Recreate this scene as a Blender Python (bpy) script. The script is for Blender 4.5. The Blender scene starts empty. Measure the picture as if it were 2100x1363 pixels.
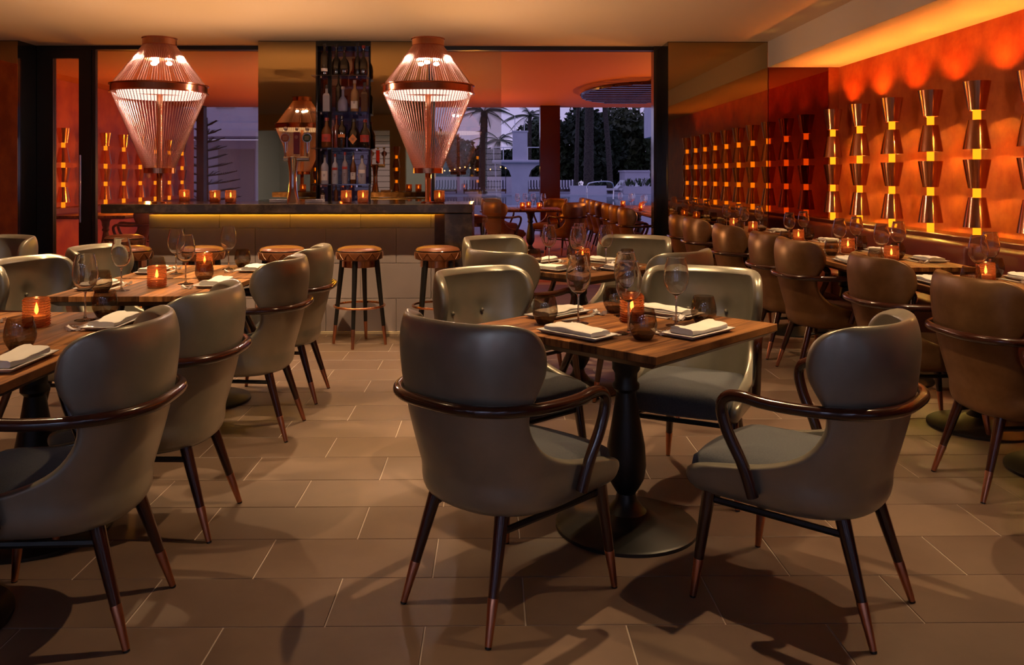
import bpy, bmesh, math, random
from mathutils import Vector, Matrix
random.seed(7)
sc = bpy.context.scene
PI = math.pi

# ------------------------------------------------------------------ camera
cam_d = bpy.data.cameras.new('camera'); cam = bpy.data.objects.new('camera', cam_d)
sc.collection.objects.link(cam); sc.camera = cam
cam.location = (0, 0, 1.30); cam.rotation_euler = (PI / 2, 0, -0.0113)
cam_d.sensor_width = 36; cam_d.lens = 1707 / 2100 * 36
cam_d.shift_x = (1050 - 1030.3) / 2100; cam_d.shift_y = -(681.5 - 361) / 2100
cam_d.clip_end = 400

# ------------------------------------------------------------------ view / render
sc.view_settings.view_transform = 'Standard'; sc.view_settings.look = 'None'
sc.view_settings.gamma = 1.0; sc.view_settings.exposure = 0.0
sc.view_settings.use_curve_mapping = False
cy = sc.cycles
cy.max_bounces = 12; cy.diffuse_bounces = 3; cy.glossy_bounces = 4; cy.transparent_max_bounces = 24
cy.transmission_bounces = 10; cy.caustics_reflective = False; cy.caustics_refractive = False
cy.sample_clamp_indirect = 3.0; cy.blur_glossy = 1.0

# ------------------------------------------------------------------ world: dusk sky
w = bpy.data.worlds.new('dusk_sky'); sc.world = w; w.use_nodes = True
nt = w.node_tree; nt.nodes.clear()
o = nt.nodes.new('ShaderNodeOutputWorld'); b = nt.nodes.new('ShaderNodeBackground')
tc = nt.nodes.new('ShaderNodeTexCoord'); sx = nt.nodes.new('ShaderNodeSeparateXYZ'); cr = nt.nodes.new('ShaderNodeValToRGB')
nt.links.new(tc.outputs['Generated'], sx.inputs[0]); nt.links.new(sx.outputs[2], cr.inputs[0])
cr.color_ramp.elements[0].position = 0.0; cr.color_ramp.elements[0].color = (0.33, 0.28, 0.46, 1)
cr.color_ramp.elements[1].position = 0.5; cr.color_ramp.elements[1].color = (0.20, 0.20, 0.42, 1)
nt.links.new(cr.outputs[0], b.inputs[0]); b.inputs[1].default_value = 1.5
nt.links.new(b.outputs[0], o.inputs[0])

# ------------------------------------------------------------------ room lamps (recessed ceiling downlights above the tables)
WARM = (1.0, 0.66, 0.34)
def spot(loc, target, energy, size=75, blend=.5, color=WARM, radius=.04, name='downlight'):
    d = bpy.data.lights.new(name, 'SPOT'); d.energy = energy; d.color = color
    d.spot_size = math.radians(size); d.spot_blend = blend; d.shadow_soft_size = radius
    ob = bpy.data.objects.new(name, d); sc.collection.objects.link(ob); ob.location = loc
    ob.rotation_euler = (Vector(target) - Vector(loc)).to_track_quat('-Z', 'Y').to_euler()
    return ob
def point(loc, energy, color=WARM, radius=.03, name='lamp_light'):
    d = bpy.data.lights.new(name, 'POINT'); d.energy = energy; d.color = color; d.shadow_soft_size = radius
    ob = bpy.data.objects.new(name, d); sc.collection.objects.link(ob); ob.location = loc
    return ob
DL = [(-1.9, 2.75, 130), (-1.9, 4.5, 135), (0.45, 3.0, 175), (0.5, 5.05, 165), (2.45, 3.3, 135), (2.5, 5.4, 130),
      (2.5, 7.6, 100), (1.9, 2.6, 95), (-0.9, 5.45, 240), (-2.4, 5.45, 220), (-4.2, 3.2, 70)]
for x, y, e in DL:
    spot((x, y, 2.83), (x, y, 0), e, 84, .35, radius=.02)
# invented lobby behind the viewer: cool panels give mirrors and leather something to reflect
# uplights added out of sight behind the bar to brighten the ceiling
for x, tx in ((-3.0, -3.4), (-1.65, -1.6), (-.35, 1.6)):
    spot((x, 7.72, .80), (tx, 7.1, 2.85), 95, 135, .7, (1.0, .56, .26), .03, 'added_ceiling_wash')
# patio lamps: red-orange heaters/uplights under the patio roof
RED = (1.0, 0.36, 0.03)
PATIO = [(-5.2, 12.6, 1.3, 95), (-2.2, 12.2, 1.3, 90), (3.4, 11.6, 1.2, 80), (-3.8, 15.8, 1.3, 80), (-.4, 16.0, 1.3, 75), (3.4, 14.0, 1.3, 80)]
for x, y, z, e in PATIO:
    point((x, y, z), e, RED, .03, 'patio_heater_light')

# ------------------------------------------------------------------ mesh helpers
COL = sc.collection
class MB:
    def __init__(s): s.v = []; s.f = []
    def add(s, vs, fs):
        k = len(s.v); s.v += [tuple(p) for p in vs]; s.f += [tuple(i + k for i in f) for f in fs]; return s
    def box(s, x0, x1, y0, y1, z0, z1):
        return s.add([(x0,y0,z0),(x1,y0,z0),(x1,y1,z0),(x0,y1,z0),(x0,y0,z1),(x1,y0,z1),(x1,y1,z1),(x0,y1,z1)],
                     [(0,3,2,1),(4,5,6,7),(0,1,5,4),(1,2,6,5),(2,3,7,6),(3,0,4,7)])
    def obox(s, c, d, a, h):      # oriented box centre, (lx,ly,lz), rotation z, unused h
        k = MB().box(-d[0]/2, d[0]/2, -d[1]/2, d[1]/2, -d[2]/2, d[2]/2)
        ca, sa = math.cos(a), math.sin(a)
        return s.add([(c[0]+x*ca-y*sa, c[1]+x*sa+y*ca, c[2]+z) for x, y, z in k.v], k.f)
    def lathe(s, prof, n=24, cx=0, cy=0, cz=0, cap0=True, cap1=True):
        k = len(s.v)
        for r, z in prof:
            for i in range(n):
                a = 2*PI*i/n; s.v.append((cx + r*math.cos(a), cy + r*math.sin(a), cz + z))
        for j in range(len(prof)-1):
            for i in range(n):
                i2 = (i+1) % n; s.f.append((k+j*n+i, k+j*n+i2, k+(j+1)*n+i2, k+(j+1)*n+i))
        if cap0: s.f.append(tuple(k+i for i in reversed(range(n))))
        if cap1: s.f.append(tuple(k+(len(prof)-1)*n+i for i in range(n)))
        return s
    def tube(s, pts, rad, n=8, cap=True):
        pts = [Vector(p) for p in pts]; m = len(pts)
        rs = rad if isinstance(rad, (list, tuple)) else [rad]*m
        k = len(s.v); up = None
        for i, p in enumerate(pts):
            t = (pts[min(i+1, m-1)] - pts[max(i-1, 0)]).normalized()
            if up is None:
                up = Vector((0,0,1)) if abs(t.z) < .9 else Vector((1,0,0))
            x = up.cross(t).normalized(); y = t.cross(x).normalized(); up = y
            for j in range(n):
                a = 2*PI*j/n; q = p + (x*math.cos(a) + y*math.sin(a))*rs[i]; s.v.append(tuple(q))
        for i in range(m-1):
            for j in range(n):
                j2 = (j+1) % n; s.f.append((k+i*n+j, k+i*n+j2, k+(i+1)*n+j2, k+(i+1)*n+j))
        if cap:
            s.f.append(tuple(k+j for j in reversed(range(n)))); s.f.append(tuple(k+(m-1)*n+j for j in range(n)))
        return s
    def torus(s, R, r, cz=0, n=32, m=8, cx=0, cy=0):
        k = len(s.v)
        for i in range(n):
            a = 2*PI*i/n
            for j in range(m):
                b_ = 2*PI*j/m; q = R + r*math.cos(b_)
                s.v.append((cx+q*math.cos(a), cy+q*math.sin(a), cz + r*math.sin(b_)))
        for i in range(n):
            for j in range(m):
                s.f.append((k+i*m+j, k+((i+1)%n)*m+j, k+((i+1)%n)*m+(j+1)%m, k+i*m+(j+1)%m))
        return s
    def sphere(s, c, r, n=12, m=8, sz=1):
        pr = [(max(1e-4, r*math.sin(PI*j/m)), -r*sz*math.cos(PI*j/m)) for j in range(m+1)]
        return s.lathe(pr, n, c[0], c[1], c[2])
    def mesh(s, name, m, smooth=True, ang=40):
        me = bpy.data.meshes.new(name); me.from_pydata(s.v, [], s.f); me.update()
        if m is not None: me.materials.append(m)
        if smooth:
            me.polygons.foreach_set('use_smooth', [True]*len(me.polygons))
            me.set_sharp_from_angle(angle=math.radians(ang))
        return me
def bevbox(x0, x1, y0, y1, z0, z1, bev, name, m, seg=2):
    bm = bmesh.new(); bmesh.ops.create_cube(bm, size=1)
    for v in bm.verts:
        v.co = Vector(((x0+x1)/2 + v.co.x*(x1-x0), (y0+y1)/2 + v.co.y*(y1-y0), (z0+z1)/2 + v.co.z*(z1-z0)))
    bmesh.ops.bevel(bm, geom=bm.edges[:], offset=bev, segments=seg, profile=.5, affect='EDGES')
    me = bpy.data.meshes.new(name); bm.to_mesh(me); bm.free(); me.materials.append(m)
    me.polygons.foreach_set('use_smooth', [True]*len(me.polygons)); me.set_sharp_from_angle(angle=math.radians(50 if bev > .012 else 12))
    return me
def bake(me, mods):
    ob = bpy.data.objects.new('tmp', me); COL.objects.link(ob)
    for t, kw in mods:
        md = ob.modifiers.new(t, t)
        for k_, v_ in kw.items(): setattr(md, k_, v_)
    dg = bpy.context.evaluated_depsgraph_get(); dg.update()
    r = bpy.data.meshes.new_from_object(ob.evaluated_get(dg))
    bpy.data.objects.remove(ob)
    r.polygons.foreach_set('use_smooth', [True]*len(r.polygons))
    return r
def catmull(p, n=6):
    p = [Vector(q) for q in p]; out = []
    for i in range(len(p)-1):
        a, b_, c, d = p[max(i-1,0)], p[i], p[i+1], p[min(i+2, len(p)-1)]
        for k in range(n):
            t = k/n
            out.append(.5*((2*b_) + (c-a)*t + (2*a-5*b_+4*c-d)*t*t + (3*b_-a-3*c+d)*t**3))
    out.append(p[-1]); return out

# ------------------------------------------------------------------ object helpers
def obj(name, me, parent=None, loc=(0,0,0), rz=0):
    ob = bpy.data.objects.new(name, me); COL.objects.link(ob); ob.location = loc
    ob.rotation_euler = (0, 0, rz)
    if parent is not None: ob.parent = parent
    return ob
def tag(ob, label=None, cat=None, group=None, kind=None):
    if label: ob['label'] = label
    if cat: ob['category'] = cat
    if group: ob['group'] = group
    if kind: ob['kind'] = kind
    return ob
def struct(name, me, label=None):
    ob = obj(name, me); ob['kind'] = 'structure'
    if label: ob['label'] = label
    return ob
def thing(name, tree, label, cat, loc, rz=0, group=None):
    """tree: a mesh, or a list of (part name, mesh, [sub parts], kind/label or None)"""
    if isinstance(tree, bpy.types.Mesh):
        r = obj(name, tree, None, loc, rz)
    else:
        r = obj(name, None, None, loc, rz)
        def rec(items, par):
            for it in items:
                p = obj(it[0], it[1], par)
                if len(it) > 3 and it[3]:
                    for k_, v_ in it[3].items(): p[k_] = v_
                if len(it) > 2 and it[2]: rec(it[2], p)
        rec(tree, r)
    return tag(r, label, cat, group)

# ------------------------------------------------------------------ materials
def M(name, base, rough=.5, metal=0.0, noise=None, bump=None, coat=0, spec=None, emit=None, sheen=0, rnd=0, stretch=None, rough2=None, coord='Object', detail=6):
    m = bpy.data.materials.new(name); m.use_nodes = True; t = m.node_tree; p = t.nodes['Principled BSDF']
    p.inputs['Base Color'].default_value = (*base, 1); p.inputs['Roughness'].default_value = rough
    p.inputs['Metallic'].default_value = metal
    if coat: p.inputs['Coat Weight'].default_value = coat; p.inputs['Coat Roughness'].default_value = .12
    if spec is not None: p.inputs['Specular IOR Level'].default_value = spec
    if sheen: p.inputs['Sheen Weight'].default_value = sheen
    if emit: p.inputs['Emission Color'].default_value = (*emit[0], 1); p.inputs['Emission Strength'].default_value = emit[1]
    vec = None
    if noise or bump or rnd:
        tc_ = t.nodes.new('ShaderNodeTexCoord'); mp = t.nodes.new('ShaderNodeMapping'); oi = t.nodes.new('ShaderNodeObjectInfo')
        sc_ = t.nodes.new('ShaderNodeVectorMath'); sc_.operation = 'SCALE'; sc_.inputs['Scale'].default_value = 37.0
        cb = t.nodes.new('ShaderNodeCombineXYZ')
        for i in range(3): t.links.new(oi.outputs['Random'], cb.inputs[i])
        t.links.new(cb.outputs[0], sc_.inputs[0]); ad = t.nodes.new('ShaderNodeVectorMath')
        t.links.new(tc_.outputs[coord], mp.inputs[0])
        if stretch: mp.inputs['Scale'].default_value = stretch
        t.links.new(mp.outputs[0], ad.inputs[0]); t.links.new(sc_.outputs[0], ad.inputs[1])
        vec = ad.outputs[0]
    col = None
    if noise:
        s_, c2, lo, hi = noise
        n = t.nodes.new('ShaderNodeTexNoise'); n.inputs['Scale'].default_value = s_; n.inputs['Detail'].default_value = detail
        n.inputs['Roughness'].default_value = .6
        t.links.new(vec, n.inputs['Vector']); r = t.nodes.new('ShaderNodeValToRGB')
        r.color_ramp.elements[0].position = lo; r.color_ramp.elements[1].position = hi
        r.color_ramp.elements[0].color = (*base, 1); r.color_ramp.elements[1].color = (*c2, 1)
        t.links.new(n.outputs[0], r.inputs[0]); col = r.outputs[0]
        if rough2 is not None:
            mr = t.nodes.new('ShaderNodeMapRange'); mr.inputs[3].default_value = rough; mr.inputs[4].default_value = rough2
            t.links.new(n.outputs[0], mr.inputs[0]); t.links.new(mr.outputs[0], p.inputs['Roughness'])
    if rnd:
        hs = t.nodes.new('ShaderNodeHueSaturation'); mr = t.nodes.new('ShaderNodeMapRange')
        mr.inputs[3].default_value = 1 - rnd; mr.inputs[4].default_value = 1 + rnd
        t.links.new(oi.outputs['Random'], mr.inputs[0]); t.links.new(mr.outputs[0], hs.inputs['Value'])
        if col is not None: t.links.new(col, hs.inputs['Color'])
        else: hs.inputs['Color'].default_value = (*base, 1)
        col = hs.outputs[0]
    if col is not None: t.links.new(col, p.inputs['Base Color'])
    if bump:
        n = t.nodes.new('ShaderNodeTexNoise'); n.inputs['Scale'].default_value = bump[0]; n.inputs['Detail'].default_value = 3
        t.links.new(vec, n.inputs['Vector']); bp = t.nodes.new('ShaderNodeBump'); bp.inputs['Strength'].default_value = bump[1]
        bp.inputs['Distance'].default_value = bump[2] if len(bump) > 2 else .002
        t.links.new(n.outputs[0], bp.inputs['Height']); t.links.new(bp.outputs[0], p.inputs['Normal'])
    return m
def glassmat(name, tint, refl=.06, rough=.0, edge=.55, tint_edge=None):
    """thin glass wall: clear/tinted see-through with Fresnel reflection"""
    m = bpy.data.materials.new(name); m.use_nodes = True; t = m.node_tree; t.nodes.clear()
    out = t.nodes.new('ShaderNodeOutputMaterial'); mx = t.nodes.new('ShaderNodeMixShader')
    tr = t.nodes.new('ShaderNodeBsdfTransparent'); gl = t.nodes.new('ShaderNodeBsdfGlossy')
    lw = t.nodes.new('ShaderNodeLayerWeight'); lw.inputs[0].default_value = .3
    pw = t.nodes.new('ShaderNodeMath'); pw.operation = 'POWER'; pw.inputs[1].default_value = 2.2
    mr = t.nodes.new('ShaderNodeMapRange'); mr.inputs[3].default_value = refl; mr.inputs[4].default_value = edge
    tr.inputs[0].default_value = (*tint, 1); gl.inputs['Roughness'].default_value = rough
    if tint_edge:
        mc = t.nodes.new('ShaderNodeMix'); mc.data_type = 'RGBA'
        mc.inputs[6].default_value = (*tint, 1); mc.inputs[7].default_value = (*tint_edge, 1)
        t.links.new(lw.outputs['Facing'], mc.inputs[0]); t.links.new(mc.outputs[2], tr.inputs[0])
    t.links.new(lw.outputs['Facing'], pw.inputs[0]); t.links.new(pw.outputs[0], mr.inputs[0])
    t.links.new(mr.outputs[0], mx.inputs[0]); t.links.new(tr.outputs[0], mx.inputs[1]); t.links.new(gl.outputs[0], mx.inputs[2])
    t.links.new(mx.outputs[0], out.inputs[0]); return m
def emitmat(name, col, st):
    m = bpy.data.materials.new(name); m.use_nodes = True; t = m.node_tree; t.nodes.clear()
    out = t.nodes.new('ShaderNodeOutputMaterial'); e = t.nodes.new('ShaderNodeEmission')
    e.inputs[0].default_value = (*col, 1); e.inputs[1].default_value = st; t.links.new(e.outputs[0], out.inputs[0]); return m

leather = M('taupe_pearl_leather', (.28, .26, .21), .32, .60, noise=(9, (.33, .30, .24), .35, .7), bump=(260, .12, .0012))
leather_r = M('oxblood_leather', (.12, .020, .009), .40, 0, bump=(200, .12, .001))
leather_tan = M('cognac_leather', (.20, .068, .026), .34, .2, bump=(200, .12, .001))
leather_grey = M('grey_leather', (.16, .15, .17), .42, .1, bump=(200, .12, .001))
fabric = M('blue_grey_wool', (.050, .056, .070), .95, sheen=.12, noise=(180, (.085, .088, .094), .3, .7), bump=(420, .5, .002))
mahog = M('mahogany', (.022, .005, .003), .17, 0, noise=(14, (.042, .010, .005), .3, .7), coat=.5, stretch=(1, 1, .2))
copper = M('brushed_copper', (.80, .37, .20), .19, 1.0, noise=(60, (.70, .30, .16), .3, .7), stretch=(1, 1, .05))
copper_dk = M('aged_copper', (.56, .24, .14), .30, 1.0, noise=(40, (.44, .18, .10), .3, .7), stretch=(1, 1, .08))
walnut = M('walnut', (.085, .029, .010), .50, 0, noise=(5, (.38, .165, .055), .36, .64), rnd=.55, stretch=(6, .5, 1), bump=(60, .1, .001), rough2=.62, spec=.22)
walnut_edge = M('walnut_dark', (.055, .022, .010), .4, 0, noise=(8, (.11, .045, .018), .3, .7), stretch=(1, 4, 1))
iron = M('black_iron', (.005, .005, .0055), .42, 0, bump=(90, .1))
porcelain = M('white_porcelain', (.86, .84, .83), .18, coat=.3)
linen = M('ecru_linen', (.86, .81, .74), .9, bump=(500, .3, .001))
sleeve = M('paper_sleeve', (.42, .37, .33), .6)
marble = M('emperador_marble', (.028, .018, .013), .14, noise=(9, (.095, .062, .044), .46, .75), detail=12)
tile_m = M('stone_tile', (.105, .066, .048), .34, noise=(2.2, (.190, .126, .090), .3, .75), rnd=.09, bump=(60, .12, .001), rough2=.55, detail=9)
bar_tile = M('bar_stone_tile', (.33, .275, .28), .45, noise=(3, (.39, .325, .33), .3, .7), rnd=.05)
grout = M('pale_grout', (.46, .38, .32), .9)
plaster = M('orange_venetian_plaster', (.40, .062, .015), .38, noise=(3.2, (.66, .165, .038), .38, .70), bump=(9, .35, .01), detail=10, rough2=.55)
paint = M('ceiling_paint', (.80, .62, .45), .75)
paint_sof = M('soffit_paint', (.62, .54, .46), .7)
blackl = M('black_lacquer', (.006, .006, .007), .10, coat=.4)
black_mat = M('black_metal_frame', (.008, .008, .009), .35)
bronze = M('bronze_mirror', (.44, .32, .155), .015, 1.0)
redmir = M('dark_red_mirror', (.30, .075, .045), .02, 1.0)
chrome = M('chrome', (.75, .74, .76), .09, 1.0)
cream = M('cream_paint', (.70, .58, .40), .6)
white_o = M('white_stucco', (.66, .62, .68), .8, noise=(1.5, (.58, .55, .62), .3, .7))
glass = glassmat('clear_glass', (.96, .95, .94), .09, 0, .9)
tumbler_g = glassmat('smoked_glass', (.62, .55, .47), .10, 0, .7, (.22, .17, .12))
tumbler_b = glassmat('smoked_glass_base', (.30, .23, .16), .08, 0, .5, (.08, .06, .04))
pane_g = glassmat('window_glass', (.90, .86, .84), .18, 0, .8)
pane_dk = glassmat('smoked_window_glass', (.22, .17, .18), .12, 0, .8)
shelf_g = glassmat('shelf_glass', (.75, .80, .86), .12, 0, .6)
amber = bpy.data.materials.new('amber_ribbed_glass'); amber.use_nodes = True
_t = amber.node_tree; _t.nodes.clear()
_o = _t.nodes.new('ShaderNodeOutputMaterial'); _m1 = _t.nodes.new('ShaderNodeMixShader'); _m2 = _t.nodes.new('ShaderNodeMixShader')
_tr = _t.nodes.new('ShaderNodeBsdfTransparent'); _tr.inputs[0].default_value = (.80, .26, .075, 1)
_tl = _t.nodes.new('ShaderNodeBsdfTranslucent'); _tl.inputs[0].default_value = (.66, .23, .08, 1)
_gl = _t.nodes.new('ShaderNodeBsdfGlossy'); _gl.inputs[0].default_value = (1, .62, .42, 1); _gl.inputs['Roughness'].default_value = .12
_m1.inputs[0].default_value = .45; _m2.inputs[0].default_value = .38
_t.links.new(_tr.outputs[0], _m1.inputs[1]); _t.links.new(_tl.outputs[0], _m1.inputs[2])
_t.links.new(_m1.outputs[0], _m2.inputs[1]); _t.links.new(_gl.outputs[0], _m2.inputs[2]); _t.links.new(_m2.outputs[0], _o.inputs[0])
wglass = bpy.data.materials.new('crystal_glass'); wglass.use_nodes = True
_p = wglass.node_tree.nodes['Principled BSDF']; _p.inputs['Transmission Weight'].default_value = 1.0; _p.inputs['Roughness'].default_value = 0.0
_p.inputs['IOR'].default_value = 1.62; _p.inputs['Base Color'].default_value = (1, 1, 1, 1)
flame_m = emitmat('candle_flame', (1.0, .58, .24), 24)
neck_m = emitmat('painted_neck_glow', (1.0, .24, .006), 2.4)  # cone light falling on the copper necks, put in as their own glow
led_m = emitmat('led_strip', (1.0, .44, .02), 30)
bulb_m = emitmat('lamp_bulb', (1.0, .74, .62), 1200)
chain_m = M('rose_copper_chain', (.86, .50, .41), .30, .92)
wax = M('candle_wax', (.8, .6, .4), .6)

# ================================================================== STRUCTURE
XL, XR, XS, YB, YP, YG, ZC, ZS = -6.6, 4.01, 3.183, -1.8, 9.6, 10.03, 2.855, 2.56
struct('ceiling', MB().box(XL, XS, YB, YG + .1, ZC, ZC + .12).mesh('ceiling', paint, False), 'warm tan painted flat ceiling')
struct('trim_1', MB().box(XS, XR, YB, YP, ZS, ZC + .12).mesh('soffit', paint_sof, False), 'dropped soffit running along the orange wall')
struct('wall_right', MB().box(XR, XR + .15, YB, YP + .3, -.1, ZC + .12).mesh('wall_right', plaster, False), 'burnt orange polished plaster wall')
struct('wall_left', MB().box(XL - .15, XL, YB, YG, -.1, ZC + .12).mesh('wall_left', plaster, False))
# wall behind the camera: cream columns with an open front to an invented white lobby
bw = MB(); bw.box(XL, XR, YB - .2, YB, 2.45, ZC + .12)
cols = [-6.4, -4.4, -2.4, -.4, 1.6, 3.6]
for x in cols: bw.box(x - .2, x + .2, YB - .2, YB + .02, -.1, 2.5)
struct('wall_back', bw.mesh('wall_back', cream, False))
for i in (1, 3):
    x0, x1 = cols[i] + .2, cols[i+1] - .2
    wd = struct('window_%d' % (i + 1), MB().box(x0, x1, YB - .12, YB - .11, 0, 2.45).mesh('window_pane', glass, False))
    for k in range(1, 17): obj('slat', MB().box(x0, x1, YB - .10, YB - .04, k*.145 - .007, k*.145 + .007).mesh('slat', black_mat, False), wd)
lobby_p = M('added_lobby_white', (.72, .72, .74), .7)  # lobby invented behind the viewer for mirrors and chair backs to reflect
struct('wall_added_lobby', MB().box(XL - .1, XR + .1, -7.2, -7.0, -.1, .4).box(XL - .1, XR + .1, -7.2, -7.0, 2.3, 2.97).box(XL - .1, -4.6, -7.2, -7.0, .4, 2.3).box(-3.2, -.2, -7.2, -7.0, .4, 2.3).box(1.2, XR + .1, -7.2, -7.0, .4, 2.3)
       .box(XL - .25, XL - .1, -7.2, YB, -.1, 2.97).box(XR + .1, XR + .25, -7.2, YB, -.1, 2.97).mesh('wall_added_lobby', lobby_p, False))
struct('ceiling_3', MB().box(XL - .25, XR + .25, -7.2, YB - .2, 2.855, 2.97).mesh('ceiling_added_lobby', lobby_p, False))
struct('floor_5', MB().box(XL - .25, XR + .25, -7.2, YB, -.12, -.003).mesh('floor_added_lobby', M('added_lobby_floor', (.30, .27, .25), .3), False))
panel_m = emitmat('added_lobby_glow', (.58, .68, 1.0), 12)  # cool panels added to the unseen lobby for reflections and fill
for k, (x, y) in enumerate([(-4.2, -3.2), (-1.4, -3.2), (1.4, -3.2), (-3.0, -5.2), (.6, -5.2)]):
    thing('added_lobby_light', [('frame', MB().box(-.65, .65, -.35, .35, .015, .035).mesh('frame', lobby_p, False)), ('diffuser', MB().box(-.6, .6, -.3, .3, .0, .0145).mesh('diffuser', panel_m, False))],
          ['first', 'second', 'third', 'fourth', 'fifth'][k] + ' cool white light panel added in the invented lobby behind the viewer', 'ceiling light', (x, y, 2.818), 0, 'light panels added in the invented lobby')
# floor: grout bed with separate stone tiles
fl = struct('floor', MB().box(XL, XR, YB, 10.2, -.12, -.0025).mesh('floor', grout, False), 'brown stone tile floor with pale joints')
TL, TD, J = .5814, .29072, .0045
tile_me = MB()
def tile_mesh(w_, d_, name):
    a, c, h = w_/2 - J/2, d_/2 - J/2, .012
    v = [(-a,-c,-h),(a,-c,-h),(a,c,-h),(-a,c,-h),(-a,-c,-.0012),(a,-c,-.0012),(a,c,-.0012),(-a,c,-.0012)]
    e = .0012; v += [(-a+e,-c+e,0),(a-e,-c+e,0),(a-e,c-e,0),(-a+e,c-e,0)]
    f = [(0,1,5,4),(1,2,6,5),(2,3,7,6),(3,0,4,7),(4,5,9,8),(5,6,10,9),(6,7,11,10),(7,4,8,11),(8,9,10,11)]
    return v, f
tv, tf = tile_mesh(TL, TD, 'tile'); tme = MB().add(tv, tf).mesh('tile', tile_m, False)
cand = []
for k in range(-14, 27):
    yc = 2.4091 + (k + .5)*TD
    if yc < YB + .1 or yc > 10.1: continue
    off = .095 + (.5*TL if k % 2 else 0)
    for n in range(-14, 9):
        xc = off + (n + .5)*TL
        if xc - TL/2 < XL or xc + TL/2 > XR: continue
        vis = yc > 2.05 and abs(xc - .0) < yc*.66 + .4
        cand.append((0 if vis else 1, yc, xc))
cand.sort(); rest = MB()
for i, (vv, yc, xc) in enumerate(cand):
    if i < 300: obj('tile', tme, fl, (xc, yc, 0))
    else: rest.add([(x + xc, y + yc, z) for x, y, z in tv], tf)
tag(obj('tiles', rest.mesh('tiles', tile_m, False), fl), kind='stuff')

# bronze mirror columns and panels at the end of the room
def column(n, x0, x1, face, label):
    c = struct('trim_%d' % n, MB().box(x0, x1, YP + .012, YG + .05, 0, ZC).mesh('column', blackl, False), label)
    p = obj('mirror_panel', MB().box(x0 + .003, x1 - .003, YP, YP + .0115, .02, ZC - .008).mesh('mirror_panel', face, False), c)
    return c
column(2, -6.58, -5.445, bronze, 'bronze mirrored column at the far left')
column(3, -2.702, -2.036, bronze, 'bronze mirrored pier left of the bottle shelves')
column(4, -1.409, -.745, bronze, 'bronze mirrored pier right of the bottle shelves')
column(5, 2.023, 3.183, bronze, 'wide bronze mirror panel beside the orange wall')
c = struct('trim_6', MB().box(3.183, XR, YP + .012, YG + .05, 0, ZS).mesh('column', plaster, False))
obj('mirror_panel', MB().box(3.19, 3.886, YP, YP + .012, .02, ZS - .004).mesh('mirror_panel', redmir, False), c)
# glazing with black frames
t7 = struct('trim_7', MB().box(-5.44, 2.1, YG - .05, YG + .05, ZC - .045, ZC).mesh('door_track', black_mat, False), 'black sliding door track at the ceiling')
t8 = struct('trim_8', MB().box(1.925, 2.10, YG - .08, YG + .08, 0, ZC).mesh('post', blackl, False), 'black post beside the wide bronze mirror')
def glazing(n, x0, x1, z1, mull, pm=None):
    wd = struct('window_%d' % n, MB().box(x0, x1, YG - .006, YG + .006, .04, z1).mesh('glass_pane', pm or pane_g, False), 'tall dark glass pane to the terrace')
    fm = MB()
    for x in mull: fm.box(x - .02, x + .02, YG - .03, YG + .03, 0, z1)
    fm.box(x0, x1, YG - .03, YG + .03, 0, .04)
    obj('window_frame', fm.mesh('window_frame', black_mat, False), wd)
glazing(6, -4.797, -2.702, ZC - .045, [-4.77])
glazing(7, -.745, .1, ZC - .045, [-.72])
dr = struct('door_1', MB().box(-5.44, -5.25, YG - .04, YG + .04, 0, ZC - .045).box(-4.943, -4.797, YG - .04, YG + .04, 0, ZC - .045)
            .box(-5.25, -4.943, YG - .04, YG + .04, 2.708, ZC - .045).box(-5.25, -4.943, YG - .04, YG + .04, 0, .12).mesh('door', black_mat, False), 'tall black framed glass door')
obj('glass_pane', MB().box(-5.25, -4.943, YG - .006, YG + .006, .12, 2.708).mesh('glass_pane', pane_g, False), dr)
obj('door_handle', MB().tube([(-4.90, YG - .09, .75), (-4.90, YG - .09, 1.55)], .012, 10).mesh('door_handle', chrome), dr)

# ================================================================== BAR
bar = thing('bar', [], 'long bar faced in brown stone tiles with glowing amber top edge', 'bar', (0, 0, 0))
obj('core', MB().box(-2.836, -.39, 6.905, 7.38, 0, .98).mesh('core', grout, False), bar)
for r in range(4):
    z0, z1 = r*.2907, min((r+1)*.2907, .985)
    xs = sorted([x for x in [(-2.256 if r % 2 == 1 else -1.962) + .5814*k for k in range(-3, 5)] if -2.80 < x < -.50])
    xs = [-2.836] + xs + [-.48]
    for a, b_ in zip(xs[:-1], xs[1:]):
        obj('tile', bevbox(a + .002, b_ - .002, 6.89, 6.905, z0 + .002, z1 - .002, .001, 'bar_tile', bar_tile, 1), bar)
obj('brown_strip', MB().box(-.48, -.39, 6.885, 6.905, 0, .985).mesh('brown_strip', walnut_edge, False), bar)
obj('end_slab', bevbox(-.388, -.165, 6.66, 7.38, 0, 1.003, .004, 'end_slab', marble), bar)
obj('kick_rail', MB().box(-2.836, -.48, 6.868, 6.889, 0, .02).mesh('kick_rail', cream, False), bar)
obj('light_strip', MB().box(-2.82, -.42, 6.872, 6.880, .9965, 1.0035).mesh('light_strip', led_m, False), bar)
thing('countertop', bevbox(-3.119, -.165, 6.65, 7.42, 1.004, 1.076, .006, 'countertop', marble), 'dark brown veined marble countertop of the bar', 'countertop', (0, 0, 0))
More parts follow.
